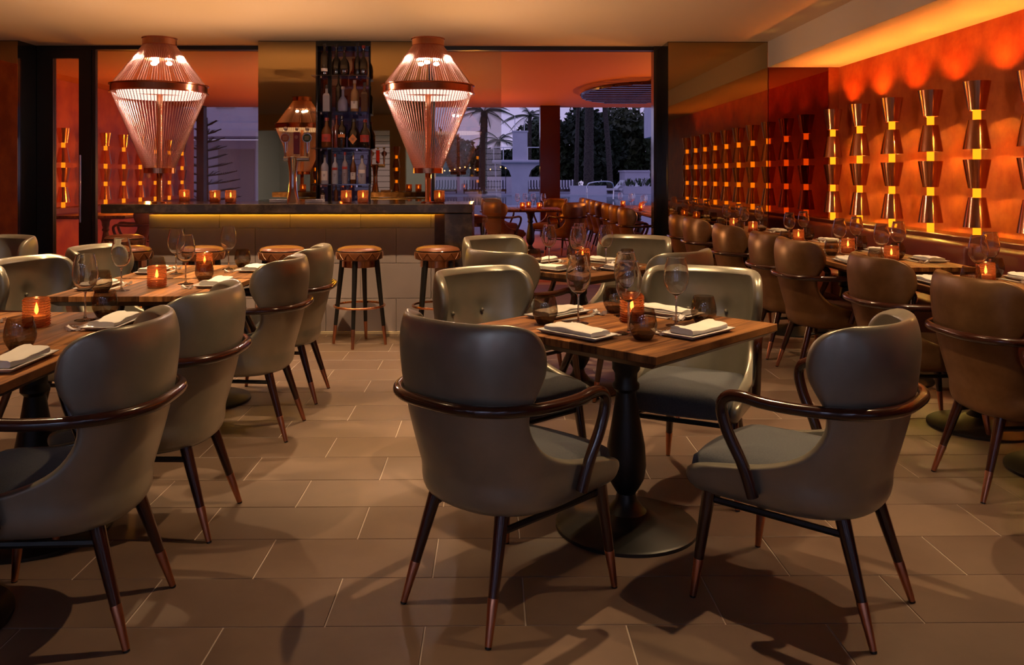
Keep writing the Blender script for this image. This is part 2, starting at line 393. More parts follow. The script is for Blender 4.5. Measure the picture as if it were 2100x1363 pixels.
# back bar: low black counter, shelf recess
thing('back_counter', [('body', MB().box(-2.72, -.75, 9.13, 9.58, 0, .98).mesh('body', black_mat, False)),
                       ('top', bevbox(-2.74, -.73, 9.1, 9.59, .98, 1.02, .004, 'top', blackl))], 'low black back counter under the bottle shelves', 'counter', (0, 0, 0))
for i, z in enumerate([2.432, 2.026, 1.618, 1.212]):
    thing('glass_shelf', [('pane', MB().box(-2.032, -1.413, 9.32, 9.62, z - .014, z).mesh('pane', shelf_g, False)),
                          ('bracket', MB().box(-1.93, -1.915, 9.33, 9.62, z - .035, z - .0145).mesh('bracket', chrome, False)),
                          ('bracket', MB().box(-1.53, -1.515, 9.33, 9.62, z - .035, z - .0145).mesh('bracket', chrome, False))],
          ['topmost', 'second from top', 'third from top', 'lowest'][i] + ' glass bottle shelf between the bronze piers', 'shelf', (0, 0, 0), group='back bar glass shelves')
struct('trim_9', MB().box(-2.036, -2.026, 9.62, 10.0, 1.02, ZC).box(-1.419, -1.409, 9.62, 10.0, 1.02, ZC).box(-2.036, -1.409, 9.6, 10.0, ZC - .06, ZC).mesh('recess', blackl, False))
glazing(8, -2.03, -1.41, ZC - .06, [-1.96, -1.47], pane_dk)

# ---- bottles
def bottle_tree(kind, h, r, col, lab=None, cap=(.02, .02, .02)):
    g = bpy.data.materials.get('bottle_%s' % str(col)) or M('bottle_%s' % str(col), col, .10, coat=.3)
    cm = bpy.data.materials.get('cap_%s' % str(cap)) or M('cap_%s' % str(cap), cap, .35, .2)
    if kind == 'tall': pr = [(r*.95, 0), (r, .01), (r, h*.58), (r*.85, h*.66), (r*.36, h*.74), (r*.33, h*.92), (r*.36, h*.93)]
    elif kind == 'round': pr = [(r*.85, 0), (r, h*.08), (r*1.03, h*.3), (r*.9, h*.45), (r*.6, h*.55), (r*.3, h*.62), (r*.27, h*.9), (r*.3, h*.91)]
    elif kind == 'square': pr = [(r, 0), (r, h*.6), (r*.8, h*.66), (r*.38, h*.70), (r*.36, h*.86)]
    else: pr = [(r*.9, 0), (r, .01), (r, h*.5), (r*.75, h*.62), (r*.42, h*.72), (r*.3, h*.9)]
    n = 4 if kind == 'square' else 16
    tr = [('body', MB().lathe(pr, n).mesh('body', g, kind != 'square')),
          ('cap', MB().lathe([(r*.38, h*.9 if kind != 'square' else h*.86), (r*.38, h)], 12).mesh('cap', cm))]
    if kind == 'square':
        for v in tr[0][1].vertices:
            x, y = v.co.x, v.co.y; v.co.x, v.co.y = (x - y)*.75, (x + y)*.75
    if lab:
        lm = bpy.data.materials.get('label_%s' % str(lab[0])) or M('label_%s' % str(lab[0]), lab[0], .6)
        q = MB()
        if kind == 'square' or lab[1] == 'diamond':
            yy = -r*.77 if kind == 'square' else -r*1.03
            w_ = r*.72
            if lab[1] == 'diamond': q.add([(0, yy, h*.12), (w_, yy, h*.3), (0, yy, h*.48), (-w_, yy, h*.3), (0, yy + .003, h*.12), (w_, yy + .003, h*.3), (0, yy + .003, h*.48), (-w_, yy + .003, h*.3)], [(0,1,2,3),(7,6,5,4),(0,4,5,1),(1,5,6,2),(2,6,7,3),(3,7,4,0)])
            else: q.box(-w_, w_, yy, yy + .003, h*.15, h*.45)
        else:
            seg = 10
            for zz in (h*lab[2], h*lab[3]):
                for i in range(seg + 1):
                    a = -PI/2 - .9 + 1.8*i/seg; q.v.append((r*1.035*math.cos(a), r*1.035*math.sin(a), zz))
            for i in range(seg): q.f.append((i, i+1, seg + 2 + i, seg + 1 + i))
        sub = None
        dk = bpy.data.materials.get('label_ink') or M('label_ink', (.06, .04, .04), .6)
        s = MB(); zc = h*.33
        for k in range(3):
            ww = r*(.34 - .08*k)
            yy2 = (-r*.77 if kind == 'square' else -r*1.06) - .0012
            if kind == 'square' or lab[1] == 'diamond': yy2 = (-r*.77 if kind == 'square' else -r*1.03) - .002
            s.box(-ww, ww, yy2, yy2 + .001, zc - .012*k - .003, zc - .012*k + .002)
        tr[0] = (tr[0][0], tr[0][1], [('label', q.mesh('label', lm)), ('lettering', s.mesh('lettering', dk, False))])
    return tr
DARK, AMB, CLR, BLU = (.012, .008, .006), (.10, .028, .008), (.30, .30, .36), (.10, .13, .32)
W_, O_, R_ = (.62, .55, .50), (.55, .18, .04), (.35, .03, .02)
rows = [
 (2.432, [(667, 'tall', .36, .045, DARK, (W_, 'w', .12, .22), 'black straight bottle with silver stag emblem'), (691, 'round', .36, .055, DARK, None, 'dark round decanter bottle with tall beaded neck'),
          (707, 'round', .32, .058, DARK, None, 'squat dark flask bottle with short stopper'), (734, 'round', .38, .042, DARK, None, 'dark bottle with long amber neck'), (746, 'round', .34, .05, DARK, None, 'dark wide shouldered bottle')]),
 (2.026, [(671, 'square', .30, .05, CLR, None, 'clear cut crystal square bottle'), (695, 'tall', .44, .035, DARK, None, 'tall slim dark bottle'), (704, 'round', .28, .055, (.16, .17, .30), None, 'clear blue-tinted round bottle with pale stopper'),
          (728, 'tall', .36, .048, (.28, .15, .07), (W_, 'w', .10, .34), 'pale whisky bottle with white label'), (748, 'square', .33, .045, (.09, .05, .03), None, 'faceted brown square bottle')]),
 (1.618, [(671, 'jug', .34, .062, AMB, (R_, 'w', .2, .45), 'brown jug bottle with red round label'), (691, 'tall', .37, .042, (.12, .02, .012), None, 'red-brown slim bottle with black cap'), (702, 'tall', .36, .048, DARK, (O_, 'w', .32, .42), 'dark bottle with small orange label'),
          (726, 'jug', .33, .068, DARK, (O_, 'diamond', 0, 0), 'dark bottle with large orange diamond label'), (749, 'jug', .32, .06, DARK, (R_, 'w', .2, .45), 'dark bottle with dull red label')]),
 (1.212, [(667, 'tall', .33, .042, CLR, (W_, 'w', .12, .44), 'clear bottle with tall white label'), (688, 'tall', .34, .036, CLR, (R_, 'w', .46, .54), 'clear vodka bottle with red seal'), (708, 'tall', .36, .034, (.22, .20, .24), (R_, 'w', .46, .54), 'slim clear bottle with red medallion'),
          (725, 'jug', .36, .036, AMB, (W_, 'w', .14, .36), 'amber bottle with white shield label'), (743, 'tall', .32, .046, CLR, (W_, 'w', .38, .5), 'clear wide bottle with silver lettering')]),
 (1.02, [(663, 'tall', .14, .026, DARK, (W_, 'w', .2, .5), 'small dark bottle with pale label'), (690, 'tall', .18, .022, AMB, None, 'small amber bottle')]),
]
snm = ['on the topmost bottle shelf', 'on the second bottle shelf', 'on the third bottle shelf', 'on the lowest glass bottle shelf', 'on the black back counter']
for (z, bs), pl in zip(rows, snm):
    for i, (px, kd, h, r, col, lab, desc) in enumerate(bs):
        yb = 9.40 + .05*(i % 2); x = (px - 1011)/1707*yb
        thing('liquor_bottle', bottle_tree(kd, h, r, col, lab, (.25, .03, .02) if 'red' in desc else (.30, .24, .20) if 'pale' in desc else (.02, .018, .018)),
              desc + ' ' + pl, 'bottle', (x, yb, z), 0, 'liquor bottles behind the bar')

# ---- bar lamps: copper chain lanterns on poles
def lamp_tree():
    zb = 1.076
    T = []
    T.append(('pole', MB().lathe([(.06, 0), (.06, .008), (.03, .012), (.025, .02), (.025, .98)], 20).mesh('pole', copper)))
    T.append(('top_cap', MB().lathe([(.128, 1.315), (.136, 1.318), (.136, 1.368), (.142, 1.372), (.142, 1.378), (.0, 1.378)], 40, cap0=False).mesh('top_cap', copper),
              [('inner_shade', MB().lathe([(.122, 1.20), (.122, 1.33)], 32, cap0=True).mesh('inner_shade', copper_dk))]))
    for k in range(3):
        a = 2*PI*k/3 + .5
        T.append(('bulb', MB().sphere((.075*math.cos(a), .075*math.sin(a), 1.170), .024, 12, 8, .6).mesh('bulb', bulb_m)))
    ring = MB().lathe([(.372, .915), (.392, .912), (.392, .918), (.380, .924), (.380, .972), (.392, .978), (.392, .984), (.372, .981), (.368, .95)], 64, cap0=False, cap1=False)
    k = len(ring.v) - 64
    T.append(('waist_ring', ring.mesh('waist_ring', copper)))
    T.append(('inner_ring', MB().lathe([(.325, .88), (.33, .885), (.33, .925), (.325, .93)], 48, cap0=False, cap1=False).mesh('inner_ring', emitmat('led_band', (1.0, .70, .58), 1.4))))
    T.append(('bottom_ring', MB().lathe([(.02, .248), (.125, .248), (.125, .29), (.112, .295), (.02, .295)], 40, cap0=False, cap1=False).mesh('bottom_ring', copper)))
    T.append(('spoke', MB().tube([(-.375, 0, .945), (.375, 0, .945)], .006, 6).tube([(0, -.375, .945), (0, .375, .945)], .006, 6).mesh('spoke', copper)))
    def chains(r0, z0, r1, z1, n, ph):
        q = MB(); L = math.hypot(r1 - r0, z1 - z0); m = int(L/.0085)
        for i in range(n):
            a = 2*PI*(i + ph)/n; c_, s_ = math.cos(a), math.sin(a)
            pts = []; rad = []
            for j in range(m + 1):
                t = j/m; r = r0 + (r1 - r0)*t
                pts.append((r*c_, r*s_, z0 + (z1 - z0)*t)); rad.append(.0037 if j % 2 else .0019)
            q.tube(pts, rad, 4, False)
        return q
    T.append(('upper_chains', chains(.126, 1.318, .372, .978, 84, 0).mesh('upper_chains', chain_m, True, 80), None, {'kind': 'stuff'}))
    lo = chains(.372, .918, .118, .288, 84, .5)
    T.append(('lower_chains', lo.mesh('lower_chains', chain_m, True, 80), None, {'kind': 'stuff'}))
    return T
LT = lamp_tree()
for x, lb in ((-2.79, 'tall copper chain lantern on pole at the left end of the bar'), (-.545, 'tall copper chain lantern on pole at the right end of the bar')):
    thing('chain_lantern', LT, lb, 'lamp', (x, 7.0, 1.0765), 0, 'chain lanterns on the bar')

# ---- beer tap, napkin stacks, glasses on the bar
tp = MB().lathe([(.055, 0), (.05, .02), (.036, .10), (.030, .20), (.036, .30), (.048, .36), (.050, .385), (.03, .395)], 24)
taps = [('tower', tp.mesh('tower', chrome))]
taps.append(('manifold', MB().tube([(-.075, -.01, .37), (.14, -.01, .37)], .022, 14).mesh('manifold', chrome)))
def medal(x, col):
    return [('emblem', MB().lathe([(.030, -.004), (.030, .004)], 24).mesh('emblem', M('tap_emblem', col, .4)))]
for x, kind, col, em in ((-.06, 'round', (.42, .14, .07), None), (.035, 'paddle', (.22, .012, .012), None), (.125, 'round', (.06, .12, .06), None)):
    q = MB().tube([(x, -.01, .37), (x, -.015, .42)], .009, 8)
    taps.append(('tap_stem', q.mesh('tap_stem', chrome)))
    if kind == 'paddle':
        me = bevbox(x - .027, x + .027, -.03, -.005, .41, .60, .006, 'tap_handle', M('tap_red', col, .3, coat=.4))
        taps.append(('tap_handle', me, [('knob', MB().sphere((x, -.017, .625), .016).mesh('knob', chrome)),
            ('emblem', MB().tube([(x, -.0305, .555), (x, -.0325, .555)], .015, 16).mesh('emblem', M('tap_badge', (.45, .2, .15), .4)))]))
    else:
        me = MB().tube([(x, -.015, .42), (x, -.016, .50), (x, -.016, .60)], [.012, .017, .010], 10).sphere((x, -.016, .625), .019).mesh('tap_handle', chrome)
        dsk = MB().tube([(x, -.026, .548), (x, -.036, .548)], .036, 24).mesh('emblem', M('tap_emblem', col, .4))
        marks = MB()
        for k in range(3): marks.box(x - .018, x + .018, -.0372, -.0358, .556 - .011*k, .560 - .011*k)
        rim = MB().tube([(x, -.024, .548), (x, -.034, .548)], .040, 24).mesh('rim', chrome)
        taps.append(('tap_handle', me, [('rim', rim), ('emblem', dsk), ('lettering', marks.mesh('lettering', cream, False))]))
thing('beer_tap', taps, 'chrome beer tap tower with three handles on the bar', 'beer tap', (-1.705, 7.12, 1.0765))
for x, lb in ((-1.84, 'low stack of white napkins left of the beer tap'), (-1.535, 'low stack of white napkins right of the beer tap')):
    pr = [('napkin', bevbox(-.075, .075, -.06, .06, .0135*k, .0135*k + .012, .003, 'napkin', porcelain)) for k in range(2)]
    thing('napkin_stack', pr, lb, 'napkins', (x, 7.2, 1.0765), .03, 'napkin stacks on the bar')

# ---- candle holder proto
def candle_tree():
    n = 11; h = .105; g = MB(); N = 56
    prof = [(.036, 0, 0), (.041, .001, 0)]
    for k in range(n):
        z0 = .004 + (h - .008)*k/n; dz = (h - .008)/n
        prof += [(.0415, z0, 0), (.0452, z0 + dz*.28, 1), (.0465, z0 + dz*.5, 1), (.0452, z0 + dz*.72, 1)]
    prof += [(.0415, h - .004, 0), (.0415, h, 0)]
    for r, z, w_ in prof:
        for i in range(N):
            a = 2*PI*i/N; rr = r + (.0007*(-1)**i if w_ else 0); g.v.append((rr*math.cos(a), rr*math.sin(a), z))
    for j in range(len(prof) - 1):
        for i in range(N): g.f.append((j*N+i, j*N+(i+1) % N, (j+1)*N+(i+1) % N, (j+1)*N+i))
    g.f.append(tuple(reversed(range(N))))
    return [('ribbed_glass', g.mesh('ribbed_glass', amber, True, 80)),
            ('candle', MB().lathe([(.030, .008), (.030, .040), (.0, .041)], 16, cap1=False).mesh('candle', wax),
             [('flame', MB().lathe([(.0005, .044), (.006, .052), (.0072, .060), (.0045, .075), (.0005, .088)], 10).mesh('flame', flame_m))])]
CT = candle_tree()
def candle(x, y, z, label, group='amber candle holders'):
    return thing('candle_holder', CT, label, 'candle', (x, y, z + .0005), random.random()*6, group)
for px, yy, lb in ((381, 7.33, 'beside the left chain lantern pole'), (443, 7.03, 'third from the left end of the bar, left of its neighbouring pair'), (475, 7.03, 'right one of the left pair'),
               (711, 7.0, 'left one of the pair before the bottle shelves'), (745, 7.0, 'right one of the pair before the bottle shelves'), (901, 6.98, 'right of the right chain lantern pole')):
    candle((px - 1011)/1707*yy, yy, 1.0765, 'amber ribbed candle glass on the bar ' + lb.replace('third from the left end of the bar, left of its neighbouring pair', 'left one of the left pair'), 'candle holders on the bar')

# ---- glassware protos
_out = [(.0058, .108), (.012, .112), (.024, .120), (.037, .135), (.0445, .155), (.0465, .175), (.0445, .20), (.0395, .225), (.0340, .248), (.0332, .252)]
_in = [(.0322, .252)] + [(r - .0012, z + (.0008 if z < .13 else 0)) for r, z in reversed(_out[1:-1])] + [(.0005, .1125)]
WINE = [('stem', MB().lathe([(.0385, .0), (.0385, .0012), (.030, .0035), (.012, .0055), (.0055, .010), (.0038, .02), (.0034, .06), (.0036, .098), (.0056, .1079)], 32).mesh('stem', wglass)),
        ('bowl', MB().lathe(_out + _in, 36).mesh('bowl', wglass, True, 60))]
TUM = [('wall', MB().lathe([(.040, .022), (.0455, .035), (.0475, .048), (.0455, .068), (.0405, .090), (.0365, .104), (.0355, .105)], 32, cap0=False, cap1=False).mesh('wall', tumbler_g)),
       ('base', MB().lathe([(.024, 0), (.030, .004), (.040, .022), (.034, .022), (.0, .015)], 32, cap1=False).mesh('base', tumbler_b))]
def plate_me():
    q = MB(); a, c = .112, .047; A, C = .135, .066
    ring = lambda x, y, z: [(-x,-y,z),(x,-y,z),(x,y,z),(-x,y,z)]
    lv = [ring(a, c, 0), ring(A, C, .014), ring(A - .006, C - .006, .0155), ring(a - .004, c - .004, .006)]
    for r in lv: q.v += r
    for j in range(3):
        for i in range(4): q.f.append((j*4+i, j*4+(i+1)%4, (j+1)*4+(i+1)%4, (j+1)*4+i))
    q.f += [(3,2,1,0), (12,13,14,15)]
    me = q.mesh('plate', porcelain, False)
    return bake(me, [('BEVEL', dict(width=.0022, segments=2, limit_method='ANGLE'))])
PLATE = plate_me()
def napkin_me(seed):
    rnd = random.Random(seed); q = MB(); n = 18
    # folded cloth: cross-section (y,z) with rounded fold at the front, two layers and a soft crown
    sec = [(-.044, .0), (-.0475, .003), (-.0480, .0085), (-.0465, .0135), (-.040, .0165), (-.018, .0175), (.004, .0170), (.012, .0205), (.030, .0195), (.044, .0155), (.0465, .0125), (.040, .0118), (.010, .0115), (.040, .0100), (.0470, .0075), (.0475, .0025), (.044, .0)]
    m = len(sec)
    for i in range(n + 1):
        t = i/n; x = -.105 + .21*t
        k = 1 + .05*math.sin(t*7 + seed) ; hz = 1 + .16*math.sin(t*5.1 + seed*2) + .10*math.sin(t*13 + seed)
        for y, z in sec: q.v.append((x + y*.10, y*k + .003*math.sin(t*9 + seed), z*hz))
    for i in range(n):
        for j in range(m): q.f.append((i*m + j, i*m + (j+1) % m, (i+1)*m + (j+1) % m, (i+1)*m + j))
    q.f += [tuple(range(m)), tuple(n*m + j for j in reversed(range(m)))]
    return q.mesh('napkin', linen, True, 35)
NAPS = [napkin_me(s) for s in range(4)]
def rest_me():
    q = MB(); n = 10; L = .052
    for i in range(n + 1):
        t = -1 + 2*i/n; z = .008 + .010*t*t - .002*math.cos(t*3); wv = .008 + .004*t*t
        b0 = .0 if abs(t) > .25 and abs(t) < .75 else .004
        for y, zz in ((-wv, b0), (wv, b0), (wv, z), (0, z - .0025), (-wv, z)): q.v.append((t*L/2, y, zz))
    for i in range(n):
        for j in range(5): q.f.append((i*5+j, i*5+(j+1)%5, (i+1)*5+(j+1)%5, (i+1)*5+j))
    q.f += [tuple(range(5)), tuple(n*5 + j for j in reversed(range(5)))]
    return q.mesh('chopstick_rest', porcelain, True, 45)
REST = rest_me()
STICKS = [('sleeve', bevbox(-.01, .165, -.011, .011, .0, .0035, .001, 'sleeve', sleeve)), ('chopstick', MB().tube([(-.05, -.004, .0145), (.0, -.004, .0032)], [.0022, .0028], 6).mesh('chopstick', sleeve)),
          ('chopstick', MB().tube([(-.05, .004, .0145), (.0, .004, .0032)], [.0022, .0028], 6).mesh('chopstick', sleeve))]
def setting(mx, my, ang, z, where, rnd, full=True, wine=True, tum=True):
    """place setting: (mx,my) middle of the table edge, ang: direction the guest looks"""
    vx, vy = math.cos(ang), math.sin(ang); ux, uy = vy, -vx
    P = lambda u, v: (mx + ux*u + vx*v, my + uy*u + vy*v)
    j = lambda s: rnd.uniform(-s, s)
    rz = math.atan2(uy, ux)
    x, y = P(.02 + j(.02), .10 + j(.012)); a = rz + j(.05)
    thing('plate', PLATE, 'narrow white rectangular plate ' + where, 'plate', (x, y, z + .0005), a, 'side plates')
    thing('napkin', NAPS[rnd.randrange(4)], 'folded cream napkin ' + where, 'napkin', (x, y, z + .0135), a, 'folded napkins')
    if full:
        x, y = P(-.10 + j(.01), .195 + j(.01))
        thing('chopstick_rest', REST, 'small white chopstick rest ' + where, 'chopstick rest', (x, y, z + .0005), rz + PI/2 + j(.1), 'chopstick rests')
        x2, y2 = P(-.045, .198)
        thing('chopsticks', STICKS, 'pair of chopsticks in grey sleeve ' + where, 'chopsticks', (x2, y2, z + .0005), rz, 'chopsticks')
    if wine:
        x, y = P(.10 + j(.02), .265 + j(.015))
        thing('wine_glass', WINE, 'clear stemmed wine glass ' + where, 'wine glass', (x, y, z + .0005), j(3), 'wine glasses')
    if tum:
        x, y = P(.195 + j(.02), .20 + j(.02))
        thing('tumbler', TUM, 'round smoky stemless tumbler ' + where, 'tumbler', (x, y, z + .0005), j(3), 'smoked tumblers')

# ---- table protos
def table_tree(sx, sy, np_):
    """planks run along local y"""
    T = []; w_ = sx/np_
    mesh = bevbox(-w_/2 + .0004, w_/2 - .0004, -sy/2, sy/2, .724, .75, .0015, 'plank', walnut, 1)
    planks = [(mesh, -sx/2 + w_*(k + .5)) for k in range(np_)]
    q = MB(); a, c = sx/2 - .001, sy/2 - .001; A, C = a - .04, c - .04
    ring = lambda x, y, z: [(-x,-y,z),(x,-y,z),(x,y,z),(-x,y,z)]
    for r in (ring(A, C, .70), ring(a, c, .7235)): q.v += r
    q.f += [(3,2,1,0), (4,5,6,7)] + [(i, (i+1) % 4, 4 + (i+1) % 4, 4 + i) for i in range(4)]
    T.append(('bevelled_underside', q.mesh('bevelled_underside', walnut_edge, False)))
    T.append(('base_plate', MB().lathe([(.262, 0), (.262, .012), (.255, .018), (.12, .034), (.085, .06), (.0, .06)], 48, cap1=False).mesh('base_plate', iron)))
    T.append(('column', MB().lathe([(.080, .055), (.060, .075), (.040, .10), (.034, .125), (.050, .15), (.066, .18), (.074, .23), (.070, .30), (.055, .38), (.042, .46), (.036, .50),
             (.050, .515), (.050, .53), (.042, .54), (.042, .57), (.052, .585), (.052, .60), (.055, .64), (.075, .675), (.12, .699)], 32).mesh('column', iron)))
    return T, planks
def table(tree, name, label, loc, rz, group=None):
    T, planks = tree
    r = thing(name, T, label, 'table', loc, rz, group)
    for me, x in planks: obj('plank', me, r, (x, 0, 0))
    return r
TSQ = table_tree(.80, .80, 7); TRC = table_tree(.75, .652, 7)

# ---- chair proto (front = +y)
def chair_tree(lm=leather, fm=fabric):
    rows_ = [(.318, .70, 1.0), (.322, .85, 1.0), (.335, .94, 1.0), (.355, .98, 1.0), (.38, 1.0, 1.0), (.400, 1.0, .99), (.414, 1.0, .95), (.424, 1.0, .85), (.434, 1.0, .735), (.448, 1.0, .615), (.466, 1.0, .525), (.49, 1.0, .460),
             (.52, 1.0, .415), (.56, 1.0, .385), (.60, 1.0, .372), (.64, 1.0, .385), (.68, 1.0, .420), (.72, 1.0, .458), (.76, 1.0, .478), (.80, 1.0, .475), (.83, 1.0, .460), (.855, 1.0, .430), (.875, 1.0, .385), (.888, 1.0, .32), (.895, 1.0, .23)]
    LEAN = [(.42, 0), (.55, -.034), (.67, -.060), (.74, -.068), (.80, -.072), (.84, -.068), (.87, -.060), (.888, -.050), (.896, -.040)]
    def interp(z, tb):
        if z <= tb[0][0]: return tb[0][1]
        for (a0, b0), (a1, b1) in zip(tb[:-1], tb[1:]):
            if z <= a1: return b0 + (b1 - b0)*(z - a0)/(a1 - a0)
        return tb[-1][1]
    N = 28; q = MB()
    def plan(a, W, D, F):
        s = 1 if a >= 0 else -1; a = abs(a)
        if a <= .5:
            th = a*PI; return (s*W*abs(math.sin(th))**.85, -D*max(0, math.cos(th))**.85)
        t = (a - .5)*2; return (s*W*(1 - .02*t), F*t)
    for z, scl, am in rows_:
        hh = max(0, z - .42); W = (.250 + .022*min(1, hh/.3))*scl; D = (.242 + .01*hh)*scl; F = .295*scl
        lean = interp(z, LEAN)
        for i in range(N + 1):
            a = (-1 + 2*i/N)*am; x, y = plan(a, W, D, F)
            q.v.append((x, y + lean*(1 if abs(a) < .5 else max(0, 1 - (abs(a) - .5)*1.2)), z))
    R = len(rows_)
    for j in range(R - 1):
        for i in range(N): q.f.append((j*(N+1)+i, j*(N+1)+i+1, (j+1)*(N+1)+i+1, (j+1)*(N+1)+i))
    q.f.append(tuple(range(N, -1, -1)))
    me = q.mesh('shell', lm, True)
    me = bake(me, [('SOLIDIFY', dict(thickness=.042, offset=-1)), ('SUBSURF', dict(levels=1, render_levels=1)), ('SMOOTH', dict(iterations=3, factor=.5))])
    # button tufts on the inner face
    for v in me.vertices:
        for bx in (-.085, .085):
            d2 = (v.co.x - bx)**2 + ((v.co.z - .69)*.8)**2
            if v.co.z > .55 and abs(v.co.x) < .2:
                v.co.y -= .018*math.exp(-d2/.0010) if v.co.y > -.27 - (v.co.z - .69)*.2 else 0
    T = [('shell', me)]
    pip = []
    # seat cushion
    cb = bmesh.new(); bmesh.ops.create_grid(cb, x_segments=10, y_segments=10, size=1)
    top = [(v.co.x, v.co.y) for v in cb.verts]; cf = [[v.index for v in f.verts] for f in cb.faces]; cb.free()
    q = MB()
    def sq(x, y):
        r = max(abs(x), abs(y)); k = 1 - .10*(x*x*y*y); return x*k, y*k
    for lvl, (ins, zz) in enumerate(((.97, .352), (1.0, .365), (1.02, .40), (1.0, .428))):
        for i in range(40):
            s = i/40*4; e = int(s); t = (s - e)*2 - 1
            x, y = ((t, -1), (1, t), (-t, 1), (-1, -t))[e]; x, y = sq(x, y)
            wx = .214 + .008*max(0, y)
            q.v.append((x*wx*ins, .065 + y*.235*ins, zz - (.006 if y > .9 else 0)))
    for j in range(3):
        for i in range(40): q.f.append((j*40+i, j*40+(i+1)%40, (j+1)*40+(i+1)%40, (j+1)*40+i))
    k0 = 3*40
    for lvl, ins, zz in ((1, .94, .443), (2, .70, .455), (3, .35, .460)):
        for i in range(40):
            v = q.v[k0 + i]; q.v.append((v[0]*ins, .065 + (v[1] - .065)*ins, zz - (.004 if v[1] > .25 else 0)))
        k1 = len(q.v) - 40; kk = (3 + lvl - 1)*40
        for i in range(40): q.f.append((kk+i, kk+(i+1)%40, k1+(i+1)%40, k1+i))
    q.f.append(tuple(len(q.v) - 40 + i for i in range(40))); q.f.append(tuple(reversed(range(40))))
    T.append(('seat_cushion', q.mesh('seat_cushion', fm, True, 70)))
    # buttons
    for bx in (-.085, .085):
        T.append(('button', MB().sphere((bx, -.262, .69), .009, 8, 6).mesh('button', lm)))
    # arm rail: bentwood, wraps behind the back, curls down to the seat sides
    half = [(.0, -.318, .655), (.12, -.306, .655), (.21, -.250, .654), (.262, -.160, .653), (.280, -.06, .652), (.286, .02, .655), (.288, .070, .662), (.288, .115, .657), (.288, .138, .625), (.284, .122, .555), (.274, .075, .455), (.266, .050, .370)]
    path = [(-x, y, z) for x, y, z in reversed(half[1:])] + half
    pts = catmull(path, 5)
    T.append(('arm_rail', MB().tube(pts, .0175, 12).mesh('arm_rail', mahog)))
    # legs with copper ferrules
    for sx_ in (-1, 1):
        for (tx, ty, bx, by) in ((.205, .215, .233, .262), (.135, -.15, .18, -.258)):
            a = Vector((sx_*tx, ty, .36)); b_ = Vector((sx_*bx, by, 0))
            f = lambda t: a.lerp(b_, t)
            leg = MB().tube([f(0), f(.665)], [.0225, .0150], 14).mesh('leg', mahog)
            fer = MB().tube([f(.662), f(.668), f(.985), f(.986)], [.0150, .0157, .0098, .0090], 14).mesh('ferrule', copper_dk)
            pad = MB().tube([f(.986), f(1.0)], [.0095, .0095], 10).mesh('glide', iron)
            T.append(('leg', leg, [('ferrule', fer), ('glide', pad)]))
    T.append(('stretcher', MB().tube([(-.20, .215, .308), (.20, .215, .308)], .010, 6).mesh('stretcher', iron)))
    for s in (-1, 1):
        T.append(('stretcher', MB().tube([(s*.205, .215, .308), (s*.148, -.175, .285)], .010, 6).mesh('stretcher', iron)))
    return T
CH = chair_tree()
brown_l = M('bronze_brown_leather', (.15, .072, .028), .37, .5, noise=(9, (.22, .115, .05), .35, .7), bump=(260, .12, .0012))
CHR = chair_tree(brown_l, M('dark_red_wool', (.10, .022, .016), .9))
def chair(x, y, d, label, group, tree=CH, jit=0.0):
    """d: direction the chair faces"""
    return thing('armchair', tree, label, 'chair', (x, y, 0), math.atan2(d[1], d[0]) - PI/2 + jit, group)

# ================================================================== TABLES AND CHAIRS
R = random.Random(3); ZT = .75; Q = math.pi/4
# centre front table (diamond)
def diamond(cx, cy, nm, full=True):
    table(TSQ, 'dining_table', nm[0], (cx, cy, 0), -Q, 'diamond-set centre tables')
    h = .40*math.cos(Q)
    for (sx_, sy_, w_) in ((-1, -1, 'front left'), (1, -1, 'front right'), (-1, 1, 'back left'), (1, 1, 'back right')):
        setting(cx + sx_*h, cy + sy_*h, math.atan2(-sy_, -sx_), ZT, 'at the %s side of the %s' % (w_, nm[1]), R)
    candle(cx + .03, cy + .05, ZT, 'glowing amber ribbed candle holder on the ' + nm[1])
diamond(.495, 3.09, ('square walnut pedestal table set as a diamond, nearest the camera in the centre', 'near centre table'))
diamond(.524, 5.09, ('square walnut pedestal table set as a diamond, behind the near centre table', 'rear centre table'))
g = 'olive leather armchairs at the centre tables'
chair(.035, 2.60, (.69, .72), 'taupe leather armchair seen from behind at front left of near centre table', g)
chair(.968, 2.565, (-.74, .67), 'taupe leather armchair at front right of near centre table, right arm in profile', g)
chair(.06, 3.56, (.66, -.75), 'olive leather armchair behind the near centre table, left, facing camera', g)
chair(.86, 3.56, (-.45, -.89), 'olive leather armchair behind the near centre table, right, facing camera', g)
chair(.16, 4.80, (.74, .67), 'leather armchair at front left of rear centre table, back to camera', g)
chair(.93, 4.76, (-.72, .69), 'leather armchair at front right of rear centre table, back to camera', g)
chair(.11, 5.58, (.64, -.77), 'leather armchair at back left of rear centre table', g)
chair(.90, 5.58, (-.5, -.87), 'leather armchair at back right of rear centre table', g)
